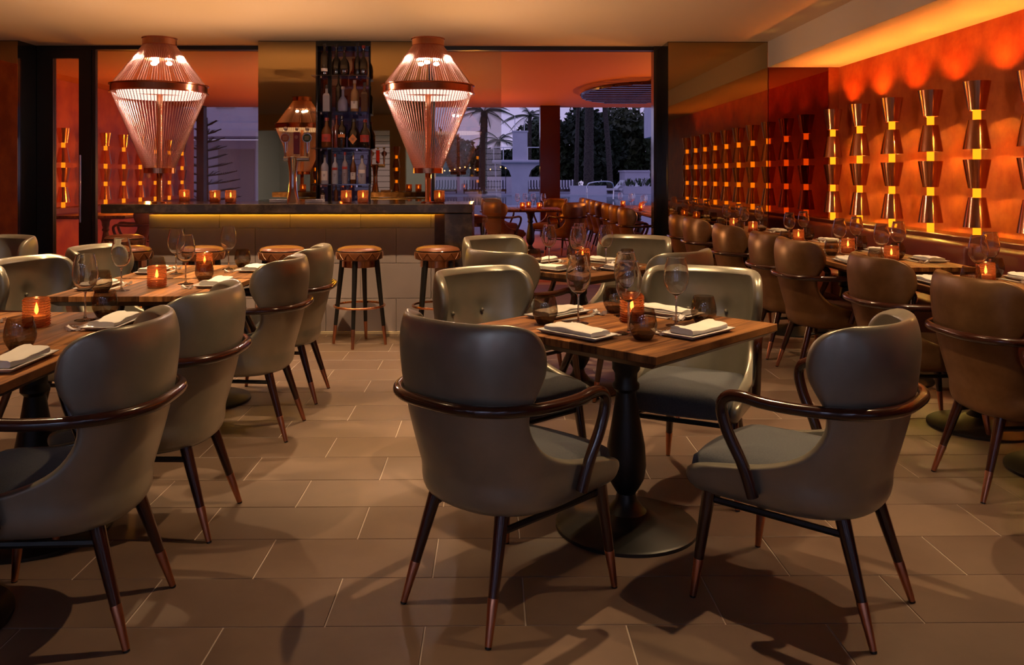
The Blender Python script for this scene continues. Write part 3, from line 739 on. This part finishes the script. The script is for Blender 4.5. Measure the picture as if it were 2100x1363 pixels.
# left row
LT_ = [(2.41, 'nearest left table'), (3.064, 'second left table'), (4.155, 'third left table'), (4.84, 'farthest left table')]
for cy_, nm in LT_:
    table(TRC, 'dining_table', 'walnut rectangular pedestal table, ' + nm.replace(' table', '') + ' in the left row', (-1.675, cy_, 0), 0, 'left row tables')
    setting(-1.30, cy_ + .02, PI, ZT, 'on the right of the ' + nm, R)
    setting(-2.05, cy_ - .02, 0, ZT, 'on the left of the ' + nm, R)
    candle(-1.67, cy_, ZT, 'glowing amber ribbed candle holder on the ' + nm)
g = 'leather armchairs along the left row'
for y, lb, jt in ((2.46, 'taupe leather armchair at left edge foreground, back to camera', .03), (3.145, 'taupe leather armchair just behind the foreground left one', 0), (4.265, 'taupe leather armchair third along the right side of left tables', -.02), (4.935, 'taupe leather armchair last along the left tables, nearest the bar stools', 0)):
    chair(-1.265, y, (-1, 0), lb, g, jit=jt)
for y, lb, jt in ((2.45, 'leather armchair across the nearest left table, mostly out of frame', 0), (4.20, 'olive leather armchair across the third left table, facing right', -.15), (4.93, 'olive leather armchair across the farthest left table, facing right', -.12)):
    chair(-2.16, y, (1, 0), lb, g, jit=jt)
chair(-3.42, 5.62, (-.55, -.84), 'leather armchair cut by the left frame edge, farthest back', g)
# right row along the banquette
RT = [(2.95, 'out-of-frame right table'), (3.62, 'near right table'), (4.29, 'first wall table'), (5.31, 'second wall table'), (5.962, 'third wall table'), (6.93, 'fourth wall table'), (8.15, 'fifth wall table'), (8.805, 'last wall table')]
for cy_, nm in RT:
    if cy_ < 3: continue
    table(TRC, 'dining_table', 'walnut rectangular pedestal table by the banquette, ' + nm, (2.54, cy_, 0), 0, 'banquette tables')
    setting(2.165, cy_ - .02, 0, ZT, 'on the chair side of the ' + nm, R)
    setting(2.915, cy_ + .02, PI, ZT, 'on the banquette side of the ' + nm, R)
    candle(2.55, cy_ - .01, ZT, 'glowing amber ribbed candle holder on the ' + nm)
g = 'leather armchairs facing the banquette'
nth = ['cut by the right frame edge', 'large at the right edge, its back fully seen', 'behind the near right armchair', 'third from the right with its seat side showing', 'fourth from the right', 'fifth from the right', 'second from the black post', 'nearest the black post']
for y, n_, jt in zip((2.80, 3.47, 4.33, 5.49, 6.06, 7.08, 8.2, 8.87), nth, (0, .02, -.03, .02, 0, .04, 0, -.03)):
    chair(2.20, y, (1, 0), 'brown leather armchair facing the orange wall, ' + n_, g, CHR, jt)

# ---- banquette and ledge
bq = thing('banquette', [], 'long oxblood leather banquette under the orange wall', 'banquette', (0, 0, 0))
obj('plinth', MB().box(2.98, 3.6, 1.2, YP - .02, .0, .12).mesh('plinth', black_mat, False), bq)
for k in range(7):
    y0 = 1.2 + k*1.197; y1 = y0 + 1.193
    obj('seat_cushion', bevbox(2.93, 3.46, y0, y1, .12, .46, .035, 'seat_cushion', leather_r, 3), bq)
    obj('back_cushion', bevbox(3.42, 3.60, y0, y1, .40, .80, .035, 'back_cushion', leather_r, 3), bq)
obj('top_rail', bevbox(3.595, 3.66, 1.2, YP - .02, .3, .832, .008, 'top_rail', leather_r), bq)
thing('wall_ledge', bevbox(3.66, XR, 1.2, YP - .005, .76, .815, .006, 'wall_ledge', M('bronze_ledge', (.62, .26, .08), .16, .8)), 'bronze ledge along the orange wall behind the banquette', 'ledge', (0, 0, 0))

# ---- sconces
def sconce_tree(bracket=False):
    T = []
    zs = [(2.038, 1.8135, .099, .063), (1.7375, 1.509, .063, .099), (1.429, 1.205, .099, .063), (1.1326, .9006, .063, .099)]
    for zt, zb, rt, rb in zs:
        T.append(('cone', MB().lathe([(rb, zb - .8165), (rt, zt - .8165)], 40, cap0=False, cap1=False).mesh('cone', copper), [('collar', MB().lathe([(.031, (zt+zb)/2 - .8165 - .004), (min(rt, rb) + .012, (zt+zb)/2 - .8165 + .0)], 24, cap0=False, cap1=False).mesh('collar', copper_dk))]))
    for a, b_ in ((1.8135, 1.7375), (1.509, 1.429), (1.205, 1.1326), (.9006, .8175)):
        T.append(('painted_glow_neck', MB().lathe([(.029, b_ - .8165 - .0), (.029, a - .8165 + .012)], 24).mesh('painted_glow_neck', neck_m)))
    T.append(('rod', MB().lathe([(.012, 0), (.012, 1.18)], 8).mesh('rod', copper_dk)))
    if bracket: T.append(('wall_bracket', MB().tube([(0, 0, .62), (.23, 0, .62)], .01, 8).mesh('wall_bracket', copper_dk)))
    return T
ST = sconce_tree(); STB = sconce_tree(True); AMBL = (1.0, .25, .028)
ysc = [9.205, 8.528, 7.835, 7.141, 6.452, 5.78, 5.10, 4.42, 3.74, 3.06]
ords = ['nearest the dark mirror', 'second from the dark mirror', 'third from the dark mirror', 'fourth from the dark mirror', 'fifth from the dark mirror, tallest fully in view', 'cut by the right frame edge', 'seventh from the dark mirror', 'eighth from the dark mirror', 'ninth from the dark mirror', 'tenth from the dark mirror']
for y, n_ in zip(ysc, ords):
    thing('wall_sconce', ST, 'glowing copper cone sconce on orange wall, ' + n_, 'sconce', (3.775, y, .8165), 0, 'copper cone sconces on the orange wall')
    point((3.775, y, 1.93), 62, AMBL, .05, 'sconce_uplight')
    for zz, e, dx in ((1.826, 4.0, .036), (1.524, 2.6, .055), (1.2175, 3.6, .036), (.916, 3.6, .055)): point((3.775 + dx, y, zz), e, (1.0, .60, .12), .004, 'sconce_light')
for x, od in zip(cols[1:5], ('first', 'second', 'third', 'fourth')):
    thing('wall_sconce', STB, 'stacked copper cone sconce on the %s cream lobby column behind the viewer' % od, 'sconce', (x, YB + .26, .8165), -PI/2, 'sconces on the window columns behind the viewer')

# ---- bar stools
def stool_tree():
    seat = MB().lathe([(.155, .655), (.172, .662), (.178, .69), (.176, .715), (.168, .722)], 40, cap1=False)
    n = 40
    pat = MB()
    for k in range(12):
        a0 = 2*PI*k/12; a1 = 2*PI*(k + .5)/12; a2 = 2*PI*(k+1)/12; r = .1785
        pat.tube([(r*math.cos(a0), r*math.sin(a0), .665), (r*1.012*math.cos((a0+a1)/2), r*1.012*math.sin((a0+a1)/2), .69), (r*math.cos(a1), r*math.sin(a1), .715)], .0025, 5)
        pat.tube([(r*math.cos(a1), r*math.sin(a1), .715), (r*1.012*math.cos((a2+a1)/2), r*1.012*math.sin((a2+a1)/2), .69), (r*math.cos(a2), r*math.sin(a2), .665)], .0025, 5)
    T = [('seat', seat.mesh('seat', leather_tan), [('quilting', pat.mesh('quilting', leather_tan))]),
         ('seat_top', MB().lathe([(.166, .722), (.172, .730), (.160, .745), (.12, .757), (.06, .762), (.0, .763)], 40, cap0=False, cap1=False).mesh('seat_top', leather_tan), [('piping', MB().torus(.171, .0045, .727, 40, 6).mesh('piping', mahog))]),
         ('copper_band', MB().lathe([(.13, .60), (.135, .602), (.135, .655), (.0, .655)], 40, cap0=False, cap1=False).mesh('copper_band', copper))]
    T.append(('foot_ring', MB().torus(.192, .009, .30, 48, 10).mesh('foot_ring', copper)))
    for k in range(4):
        a = 2*PI*k/4 + .5
        p0 = Vector((.135*math.cos(a), .135*math.sin(a), .655)); p1 = Vector((.205*math.cos(a), .205*math.sin(a), 0))
        f = lambda t: p0.lerp(p1, t)
        T.append(('leg', MB().tube([f(0), f(.78)], [.022, .0145], 12).mesh('leg', iron), [('ferrule', MB().tube([f(.777), f(.783), f(1)], [.0145, .0152, .0105], 12).mesh('ferrule', copper_dk))]))
    return T
SO = stool_tree()
for x, n_ in ((-.429, 'nearest the right end of the bar'), (-1.034, 'second from the right end of the bar'), (-1.631, 'third from the right end of the bar'), (-2.253, 'fourth from the right end of the bar'), (-2.818, 'at the left front corner of the bar')):
    thing('bar_stool', SO, 'round cognac leather bar stool, ' + n_, 'stool', (x, 6.46, 0), random.random(), 'bar stools')
thing('bar_stool', SO, 'round cognac leather bar stool around the left end of the bar', 'stool', (-3.40, 7.72, 0), .4, 'bar stools')

# ================================================================== TERRACE AND GARDEN
deck_m = M('pale_deck', (.38, .34, .40), .6, noise=(1.2, (.32, .28, .33), .3, .7))
red_floor = M('terrace_floor', (.34, .14, .085), .7, noise=(1.5, (.42, .18, .11), .3, .7), spec=.2)
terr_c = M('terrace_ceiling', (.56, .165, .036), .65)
struct('floor_2', MB().box(-9, 6, 10.2, 18.6, -.12, -.004).mesh('terrace_floor', red_floor, False), 'terrace floor beyond the glass')
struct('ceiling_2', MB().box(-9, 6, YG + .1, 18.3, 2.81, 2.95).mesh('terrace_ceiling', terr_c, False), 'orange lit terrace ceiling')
struct('wall_reflected', MB().box(-6.95, -6.80, 10.1, 19.0, 0, 2.81).mesh('reflected_wall', plaster, False), 'orange wall standing in for the room wall reflected in the glass')  # wall and its sconces built here in place of reflections in the glass
struct('trim_10', MB().box(1.013, 1.435, 17.8, 18.2, 0, 2.81).mesh('terrace_pier', M('dark_red_panel', (.035, .004, .003), .12), False), 'dark red terrace pier')
struct('trim_11', MB().box(-6.35, -6.2, 17.9, 18.1, 0, 2.81).mesh('terrace_post', black_mat, False))
for k in range(9):
    y = 12.2 + .70*k
    thing('wall_sconce', ST, 'copper cone sconce built in place of its reflection in the glass, %s from the glass' % ['first', 'second', 'third', 'fourth', 'fifth', 'sixth', 'seventh', 'eighth', 'ninth'][k], 'sconce', (-6.62, y, .8165), PI, 'stand-ins for sconces reflected in the glass')
thing('wall_ledge', MB().box(-6.80, -6.45, 11.8, 18.2, .74, .8155).mesh('wall_ledge', leather_r, False), 'dark ledge added under the stand-in sconces beyond the glass', 'ledge', (0, 0, 0))
# slatted oval hanging panel
oc = thing('slatted_canopy', [], 'dark slatted oval panel hung under the terrace ceiling', 'ceiling panel', (2.55, 14.4, 2.70))
for k in range(11):
    yy = -1.6 + 3.2*k/10; hw = 1.0*math.sqrt(max(0.02, 1 - (yy/1.75)**2))
    obj('slat', MB().box(-hw, hw, yy - .07, yy + .07, 0, .02).mesh('slat', mahog, False), oc)
obj('frame', MB().tube([(1.0*math.cos(2*PI*i/32), 1.72*math.sin(2*PI*i/32), .03) for i in range(33)], .03, 6).box(-.04, .04, -1.7, 1.7, .02, .10).mesh('frame', mahog), oc)
# terrace furniture
g = 'terrace armchairs'
tch = [(.16, 13.3, (.8, .6), 'red lit terrace armchair left of the round of tables, nearest'), (1.17, 13.3, (-.75, .66), 'red lit terrace armchair right of the terrace table, back to camera'), (.1, 15.2, (.8, -.6), 'red lit terrace armchair at far left of terrace table'), (1.05, 15.2, (-.7, -.7), 'red lit terrace armchair at far right of terrace table')]
for x, y, d, lb in tch: chair(x, y, d, lb, g, CHR)
o9 = ['first', 'second', 'third', 'fourth', 'fifth', 'sixth', 'seventh', 'eighth']
for k in range(7): chair(1.95, 10.9 + .82*k, (1, 0), 'red lit terrace armchair in the row by the black post, %s along' % o9[k], 'row of terrace armchairs', CHR)
for k, (x, y) in enumerate([(-4.9, 11.2), (-4.1, 11.4), (-3.9, 12.8), (-5.2, 13.0), (-3.2, 14.2)]):
    chair(x, y, (-1, .25) if k % 2 else (-.9, -.3), 'dark red lit armchair behind the left glass, %s from the door' % o9[k], 'armchairs behind the left glass', CHR)
TW = table_tree(1.0, 1.0, 6)
table(TW, 'dining_table', 'terrace table between red lit armchairs', (.64, 14.25, 0), 0, 'terrace tables')
TLG = table_tree(.8, 1.6, 6)
for k in range(3): table(TLG, 'dining_table', 'terrace table behind the chair row, %s from the glass' % o9[k], (2.62, 11.7 + 1.62*k, 0), 0, 'terrace tables')
table(TW, 'dining_table', 'terrace table behind the left glass', (-5.6, 12.1, 0), 0, 'terrace tables')
for k, (x, y) in enumerate([(.5, 14.1), (.78, 14.0), (.62, 14.5)]): candle(x, y, ZT, 'amber candle holder on the terrace table, ' + ['left', 'right', 'rear'][k], 'terrace candles')
for k in range(7): candle(2.35 + .12*(k % 3), 11.3 + .62*k, ZT, 'amber candle holder on the terrace row tables, %s from the glass' % o9[k], 'terrace candles')
for k in range(8):
    thing('wine_glass', WINE, 'wine glass on the terrace row tables, %s from the glass' % o9[k], 'wine glass', (2.45 - .13*(k % 2), 11.1 + .58*k, ZT + .0005), 0, 'terrace wine glasses')
for k, (x, y) in enumerate([(.42, 14.3), (.56, 14.55), (.86, 14.25), (.7, 14.45)]):
    thing('wine_glass', WINE, 'wine glass on the terrace table between armchairs, %s' % ['leftmost', 'second', 'rightmost', 'third'][k], 'wine glass', (x, y, ZT + .0005), 0, 'terrace wine glasses')
thing('bar_stool', SO, 'red lit bar stool on the terrace beyond the end of the bar', 'stool', (-.25, 11.6, 0), .2, 'terrace stools')

# ground, pool
struct('floor_3', MB().box(-60, 60, 18.6, 37, -.2, -.02).mesh('deck', deck_m, False), 'pale pool deck')
water = M('pool_water', (.05, .16, .22), .06, 0, bump=(3, .25, .02), spec=.6)
pw_ = thing('swimming_pool', [('water', MB().box(-40, 14, 37.15, 58, -.2, -.08).mesh('water', water, False)), ('coping', MB().box(-40, 14, 36.85, 37.15, -.2, 0).box(-40, 14, 58, 58.3, -.2, .02).mesh('coping', white_o, False))], 'swimming pool beyond the terrace', 'pool', (0, 0, 0))
struct('floor_4', MB().box(-60, 60, 58.3, 120, -.2, -.02).box(14, 60, 37, 58.3, -.2, -.02).mesh('far_deck', deck_m, False), 'far pool deck')
# diving tower
D = []
D.append(('column', MB().box(-.5, .5, -.5, .5, 2.5, 4.4).mesh('column', white_o, False)))
fl_ = MB(); pr = [(.55, 0), (.55, 1.0), (.6, 1.4), (.75, 1.8), (1.1, 2.1), (1.75, 2.3)]
for r, z in pr: fl_.v += [(-r,-.5,z),(r,-.5,z),(r,.5,z),(-r,.5,z)]
for j in range(len(pr)-1):
    for i in range(4): fl_.f.append((j*4+i, j*4+(i+1)%4, (j+1)*4+(i+1)%4, (j+1)*4+i))
D.append(('pedestal', fl_.mesh('pedestal', white_o, False)))
D.append(('platform', bevbox(-1.9, 1.9, -.8, .8, 2.3, 2.5, .05, 'platform', white_o)))
D.append(('cornice', MB().box(-.55, .55, -.55, .55, 4.4, 4.5).mesh('cornice', white_o, False)))
ra = MB()
for x0, x1 in ((-1.8, -.5), (.5, 1.8)):
    ra.tube([(x0, -.7, 3.35), (x1, -.7, 3.35)], .035, 6)
    for x in (x0, (x0 + x1)/2 if x0 < 0 else x1): ra.tube([(x, -.7, 2.5), (x, -.7, 3.35)], .035, 6)
    ra.tube([(x0 if x0 < 0 else x1, -.7, 3.35), (x0 if x0 < 0 else x1, .7, 3.35)], .035, 6)
for x in (-.35, .3): ra.tube([(x, 0, 4.5), (x, 0, 5.5)], .03, 6)
D.append(('railing', ra.mesh('railing', porcelain)))
D.append(('strut', MB().tube([(-1.7, -.6, 2.3), (-1.6, -.9, .0)], .05, 6).mesh('strut', white_o)))
thing('diving_tower', D, 'white concrete diving tower standing by the pool', 'diving tower', (1.85, 57.2, -.1))
# garden walls, planters, cabin, buildings
struct('wall_garden', MB().box(-16, 5.2, 66, 66.3, -.1, 1.25).mesh('wall_garden', white_o, False), 'low white garden wall behind the striped loungers')
thing('planter', [('trough', MB().box(5.5, 8.0, 58.6, 59.4, 0, .62).mesh('trough', white_o, False)), ('plants', MB().add([(5.6 + .018*i + R.uniform(-.05, .05), 59 + R.uniform(-.3, .3), .6 + R.uniform(0, .35)) for i in range(390)], [(3*i, 3*i+1, 3*i+2) for i in range(130)]).mesh('plants', M('planter_leaf', (.05, .075, .025), .6), False), None, {'kind': 'stuff'})], 'low white planter box beyond the pool', 'planter', (0, 0, 0))
thing('planter', [('trough', MB().box(9.5, 15, 60.0, 60.8, 0, .55).mesh('trough', white_o, False)), ('plants', MB().add([(9.6 + .009*i + R.uniform(-.1, .1), 60.4 + R.uniform(-.3, .3), .5 + R.uniform(0, .7)) for i in range(570)], [(3*i, 3*i+1, 3*i+2) for i in range(190)]).mesh('plants', M('planter_leaf', (.06, .09, .03), .6), False), None, {'kind': 'stuff'})], 'long white planter under the cabin beyond the pool', 'planter', (0, 0, 0))
thing('cabin', [('wall', MB().box(10.8, 13.4, 68, 71, 0, 1.65).mesh('wall', white_o, False)), ('roof', MB().box(10.7, 13.5, 67.9, 71.1, 1.65, 1.78).mesh('roof', white_o, False))], 'small white cabin beyond the pool', 'cabin', (0, 0, 0))
bld = [('wall', MB().box(8.0, 16, 30, 44, 3.3, 9).mesh('wall', white_o, False)), ('balcony', MB().box(7.4, 16, 28.5, 30, 3.9, 4.3).box(7.0, 16, 28.2, 30.2, 4.3, 5.0).mesh('balcony', white_o, False)), ('pier', MB().box(9.0, 9.8, 30, 31, 0, 3.3).mesh('pier', white_o, False))]
thing('hotel_building', bld, 'white hotel block with balconies beside the black post', 'building', (0, 0, 0))
lb_ = [('wall', MB().box(-16, -6.0, 28, 36, 0, 2.5).mesh('wall', white_o, False)), ('upper_wall', MB().box(-16, -5.8, 27.2, 36, 3.0, 8).mesh('upper_wall', white_o, False)),
       ('canopy', MB().box(-16, -5.0, 26.2, 28.4, 2.55, 2.75).box(-16, -5.4, 26.6, 28.2, 2.75, 3.0).mesh('canopy', white_o, False)),
       ('door', MB().box(-9.2, -8.0, 27.95, 28.0, 0, 2.2).mesh('door', M('dusty_door', (.42, .34, .30), .6), False))]
for k in range(4): lb_.append(('window', MB().box(-10.2 + 1.2*k, -9.6 + 1.2*k, 27.15, 27.2, 3.5, 4.6).mesh('window', pane_g, False)))
thing('hotel_building', lb_, 'white hotel wing with canopy behind the left glass', 'building', (0, 0, 0))
# loungers with striped cushions
st = bpy.data.materials.new('striped_canvas'); st.use_nodes = True; t = st.node_tree; p = t.nodes['Principled BSDF']
wv = t.nodes.new('ShaderNodeTexWave'); tc_ = t.nodes.new('ShaderNodeTexCoord'); rp = t.nodes.new('ShaderNodeValToRGB')
wv.inputs['Scale'].default_value = 1.45; t.links.new(tc_.outputs['Object'], wv.inputs['Vector']); t.links.new(wv.outputs[0], rp.inputs[0])
rp.color_ramp.interpolation = 'CONSTANT'; rp.color_ramp.elements[0].color = (.06, .055, .075, 1); rp.color_ramp.elements[1].position = .5; rp.color_ramp.elements[1].color = (.72, .68, .72, 1)
t.links.new(rp.outputs[0], p.inputs['Base Color']); p.inputs['Roughness'].default_value = .9
SOFA = [('base', MB().box(-.9, .9, -.4, .4, .15, .32).mesh('base', mahog, False)), ('seat_cushion', bevbox(-.88, .88, -.4, .3, .32, .45, .03, 'seat_cushion', st)), ('back_cushion', bevbox(-.88, .88, .2, .38, .45, 1.0, .04, 'back_cushion', st))]
for sx_ in (-1, 1):
    for sy_ in (-1, 1): SOFA.append(('leg', MB().box(sx_*.85 - .03, sx_*.85 + .03, sy_*.36 - .03, sy_*.36 + .03, 0, .15).mesh('leg', mahog, False)))
for x, lb in ((-1.3, 'striped lounge sofa left of the diving tower, leftmost'), (.1, 'striped lounge sofa just left of the diving tower'), (-3.6, 'striped lounge sofa behind the lantern'), (3.5, 'striped lounge sofa right of the diving tower'), (5.2, 'striped lounge sofa right of the terrace pier')):
    thing('lounge_sofa', SOFA, lb, 'sofa', (x, 62.5 + .4*math.sin(x), 0), 0, 'striped poolside sofas')
LG = [('frame', MB().box(-.32, .32, -.95, .95, .25, .32).mesh('frame', white_o, False)), ('mattress', MB().box(-.3, .3, -.9, .3, .32, .40).add([(-.3,.3,.34),(.3,.3,.34),(.3,.9,.95),(-.3,.9,.95),(-.3,.3,.42),(.3,.3,.42),(.3,.84,1.0),(-.3,.84,1.0)], [(0,3,2,1),(4,5,6,7),(0,1,5,4),(1,2,6,5),(2,3,7,6),(3,0,4,7)]).mesh('mattress', porcelain, False))]
for sx_ in (-1, 1):
    for sy_ in (-1, 1): LG.append(('leg', MB().box(sx_*.28 - .03, sx_*.28 + .03, sy_*.8 - .03, sy_*.8 + .03, 0, .25).mesh('leg', white_o, False)))
for k, x in enumerate((8.2, 9.6, 11.0)):
    thing('sun_lounger', LG, 'white sun lounger beyond the pool, %s from the left' % o9[k], 'sun lounger', (x + .6, 57 + 4.4, 0), -1.2, 'white sun loungers')
thing('pool_handrail', MB().tube(catmull([(5.1, 45, -.1), (5.1, 45, .75), (5.4, 45.4, .95), (6.4, 46.6, 1.0), (6.8, 47, .8), (6.8, 47, 0)], 4), .035, 8).mesh('pool_handrail', chrome), 'bent chrome handrail at the pool edge', 'handrail', (0, 0, 0))
# trees
leaf_m = [M('leaf_dark', (.018, .030, .010), .6, rnd=0), M('leaf_mid', (.035, .052, .014), .6), M('leaf_olive', (.050, .058, .018), .6)]
bark = M('palm_bark', (.085, .065, .05), .9, noise=(6, (.03, .022, .018), .4, .6), stretch=(1, 1, 3))
def leaf_cloud(cs, n, size, rnd):
    q = MB()
    for _ in range(n):
        c, rx, rz_ = cs[rnd.randrange(len(cs))]
        while True:
            d = Vector((rnd.uniform(-1, 1), rnd.uniform(-1, 1), rnd.uniform(-1, 1)))
            if .3 < d.length < 1: break
        pnt = Vector((c[0] + d.x*rx, c[1] + d.y*rx, c[2] + d.z*rz_)); s = size*rnd.uniform(.6, 1.3)
        u = Vector((rnd.uniform(-1, 1), rnd.uniform(-1, 1), rnd.uniform(-1, 1))).normalized()*s
        v = u.cross(Vector((rnd.uniform(-1, 1), rnd.uniform(-1, 1), rnd.uniform(-1, 1))).normalized())*.55
        q.add([pnt - u, pnt + v, pnt + u, pnt - v], [(0, 1, 2, 3)])
    return q
def tree(x, y, h, r, mi, label, n=1600, size=.22):
    rr = random.Random(int(x*13 + y*7)); cs = []
    for k in range(14):
        cs.append(((rr.uniform(-.7, .7)*r, rr.uniform(-.6, .6)*r, h*.14 + rr.uniform(0, .74)*h), r*rr.uniform(.45, .7), h*.17))
    T = [('trunk', MB().tube([(0, 0, 0), (.1, 0, h*.4), (0, .1, h*.7)], [.2, .15, .08], 8).mesh('trunk', bark)), ('foliage', leaf_cloud(cs, n, size, rr).mesh('foliage', leaf_m[mi], False), None, {'kind': 'stuff'})]
    thing('leafy_tree', T, label, 'tree', (x, y, -.1), 0, 'trees beyond the pool')
for i, (x, y, h, r, mi) in enumerate([(6.4, 76, 7.4, 2.6, 1), (9.2, 74, 7.0, 2.6, 0), (12.0, 76, 7.6, 2.8, 2), (14.6, 74, 7.0, 2.6, 1), (10.6, 80, 8.0, 3.0, 0), (5.0, 82, 6.8, 2.4, 0), (17.5, 78, 8, 3, 0), (3.0, 80, 5.4, 2.2, 1), (.3, 78, 4.8, 2.2, 0), (-2.4, 80, 5.2, 2.4, 1), (-5.2, 79, 5.6, 2.6, 0), (-8.5, 80, 5.8, 2.8, 1)]):
    tree(x, y, h, r, mi, 'dense leafy tree beyond the pool, ' + ['behind the thick palm trunk', 'behind the leaning palm trunk', 'above the white cabin', 'right of the white cabin', 'in the rear between palms', 'right of the terrace pier', 'behind the black post', 'behind the terrace pier', 'behind the diving tower', 'left of the diving tower', 'right of the right lantern', 'behind the right lantern'][i], 3600, .34)
def palm(x, y, h, r, lean, label, nf=14, fl_len=2.6):
    rr = random.Random(int(x*31 + y)); top = Vector((lean, 0, h)); prof = []
    for k in range(41):
        t_ = k/40; prof.append(r*(1.15 - .3*t_)*(1.06 if k % 2 else .94))
    T = [('trunk', MB().tube([(lean*(k/40)**1.5, 0, h*k/40) for k in range(41)], prof, 12).mesh('trunk', bark))]
    for k in range(nf):
        a = 2*PI*k/nf + rr.uniform(-.2, .2); el = rr.uniform(-.1, .9); q = MB(); pts = []
        for j in range(9):
            s = j/8*fl_len; rad = s*math.cos(el*(1 - .4*j/8)); z = s*math.sin(el) - .20*s*s
            pts.append(top + Vector((rad*math.cos(a), rad*math.sin(a), z)))
        q.tube(pts, [.03]*8 + [.01], 4)
        for j in range(1, 33):
            t_ = j/33*8; i0 = int(t_); pp = pts[i0].lerp(pts[min(i0+1, 8)], t_ - i0); tn = (pts[min(i0+1, 8)] - pts[max(i0-1, 0)]).normalized()
            sd = tn.cross(Vector((0, 0, 1))).normalized(); L = .55*math.sin(PI*min(1, .12 + j/36))
            for sg in (-1, 1):
                e_ = pp + sd*sg*L*.8 + tn*L*.5 - Vector((0, 0, L*.5)); q.add([pp, pp + tn*.05, e_], [(0, 1, 2)])
        T.append(('frond', q.mesh('frond', leaf_m[k % 3], False)))
    thing('palm_tree', T, label, 'palm', (x, y, -.1), 0, 'palms beyond the pool')
for a in [(7.35, 64, 8.4, .36, .1, 'thick ringed palm trunk beyond the pool'), (6.6, 66, 8.6, .16, .2, 'slim palm left of the thick palm trunk'), (8.9, 63, 8.2, .2, -.6, 'leaning slim palm right of the thick palm'), (-.75, 62, 6.2, .3, .1, 'dark palm with drooping fronds by the right lantern'), (3.1, 72, 6.6, .2, .1, 'palm left of the terrace pier'), (.2, 70, 4.4, .18, .3, 'small drooping palm left of diving tower'), (11.9, 61, 8.5, .34, 0, 'palm trunk against the black post')]:
    palm(*a)
# conifer behind the left glass
cf = [('trunk', MB().tube([(0, 0, 0), (0, 0, 2.7)], [.06, .02], 8).mesh('trunk', bark))]
for k in range(11):
    z = .5 + .2*k; L = 1.0*(1 - k/13)
    for s in range(5):
        a = 2*PI*s/5 + k; q = MB(); e_ = Vector((L*math.cos(a), L*math.sin(a), z + .12)); q.tube([(0, 0, z), e_*.6 + Vector((0, 0, z*.4 - .02)), e_], [.015, .012, .006], 5)
        for j in range(1, 14):
            pp = Vector((0, 0, z)).lerp(e_, j/14)
            for sg in (-1, 1): q.add([pp, pp + Vector((-math.sin(a)*sg*.10 + math.cos(a)*.05, math.cos(a)*sg*.10 + math.sin(a)*.05, .03)), pp + Vector((math.cos(a)*.05, math.sin(a)*.05, 0))], [(0, 1, 2)])
        cf.append(('branch', q.mesh('branch', leaf_m[0], False)))
thing('conifer', cf, 'dark conifer with level branches behind the left glass', 'tree', (-6.85, 20.0, 0))
# string lights near the garden wall
sl = [('post', MB().tube([(-5, 65.5, -.02), (-5, 65.5, 2.06)], .03, 6).mesh('post', black_mat)), ('post', MB().tube([(1, 65.5, -.02), (1, 65.5, 1.97)], .03, 6).mesh('post', black_mat)), ('wire', MB().tube([(-5 + .4*i, 65.5, 1.9 + .15*math.cos(i*.9)) for i in range(16)], .01, 4).mesh('wire', black_mat))]
for i in range(16): sl.append(('bulb', MB().sphere((-5 + .4*i, 65.45, 1.86 + .15*math.cos(i*.9)), .05, 6, 4).mesh('bulb', emitmat('string_bulb', (1, .5, .15), 6) if i == 0 else bpy.data.materials['string_bulb'])))
thing('string_lights', sl, 'string of small warm bulbs across the garden', 'string lights', (0, 0, 0))
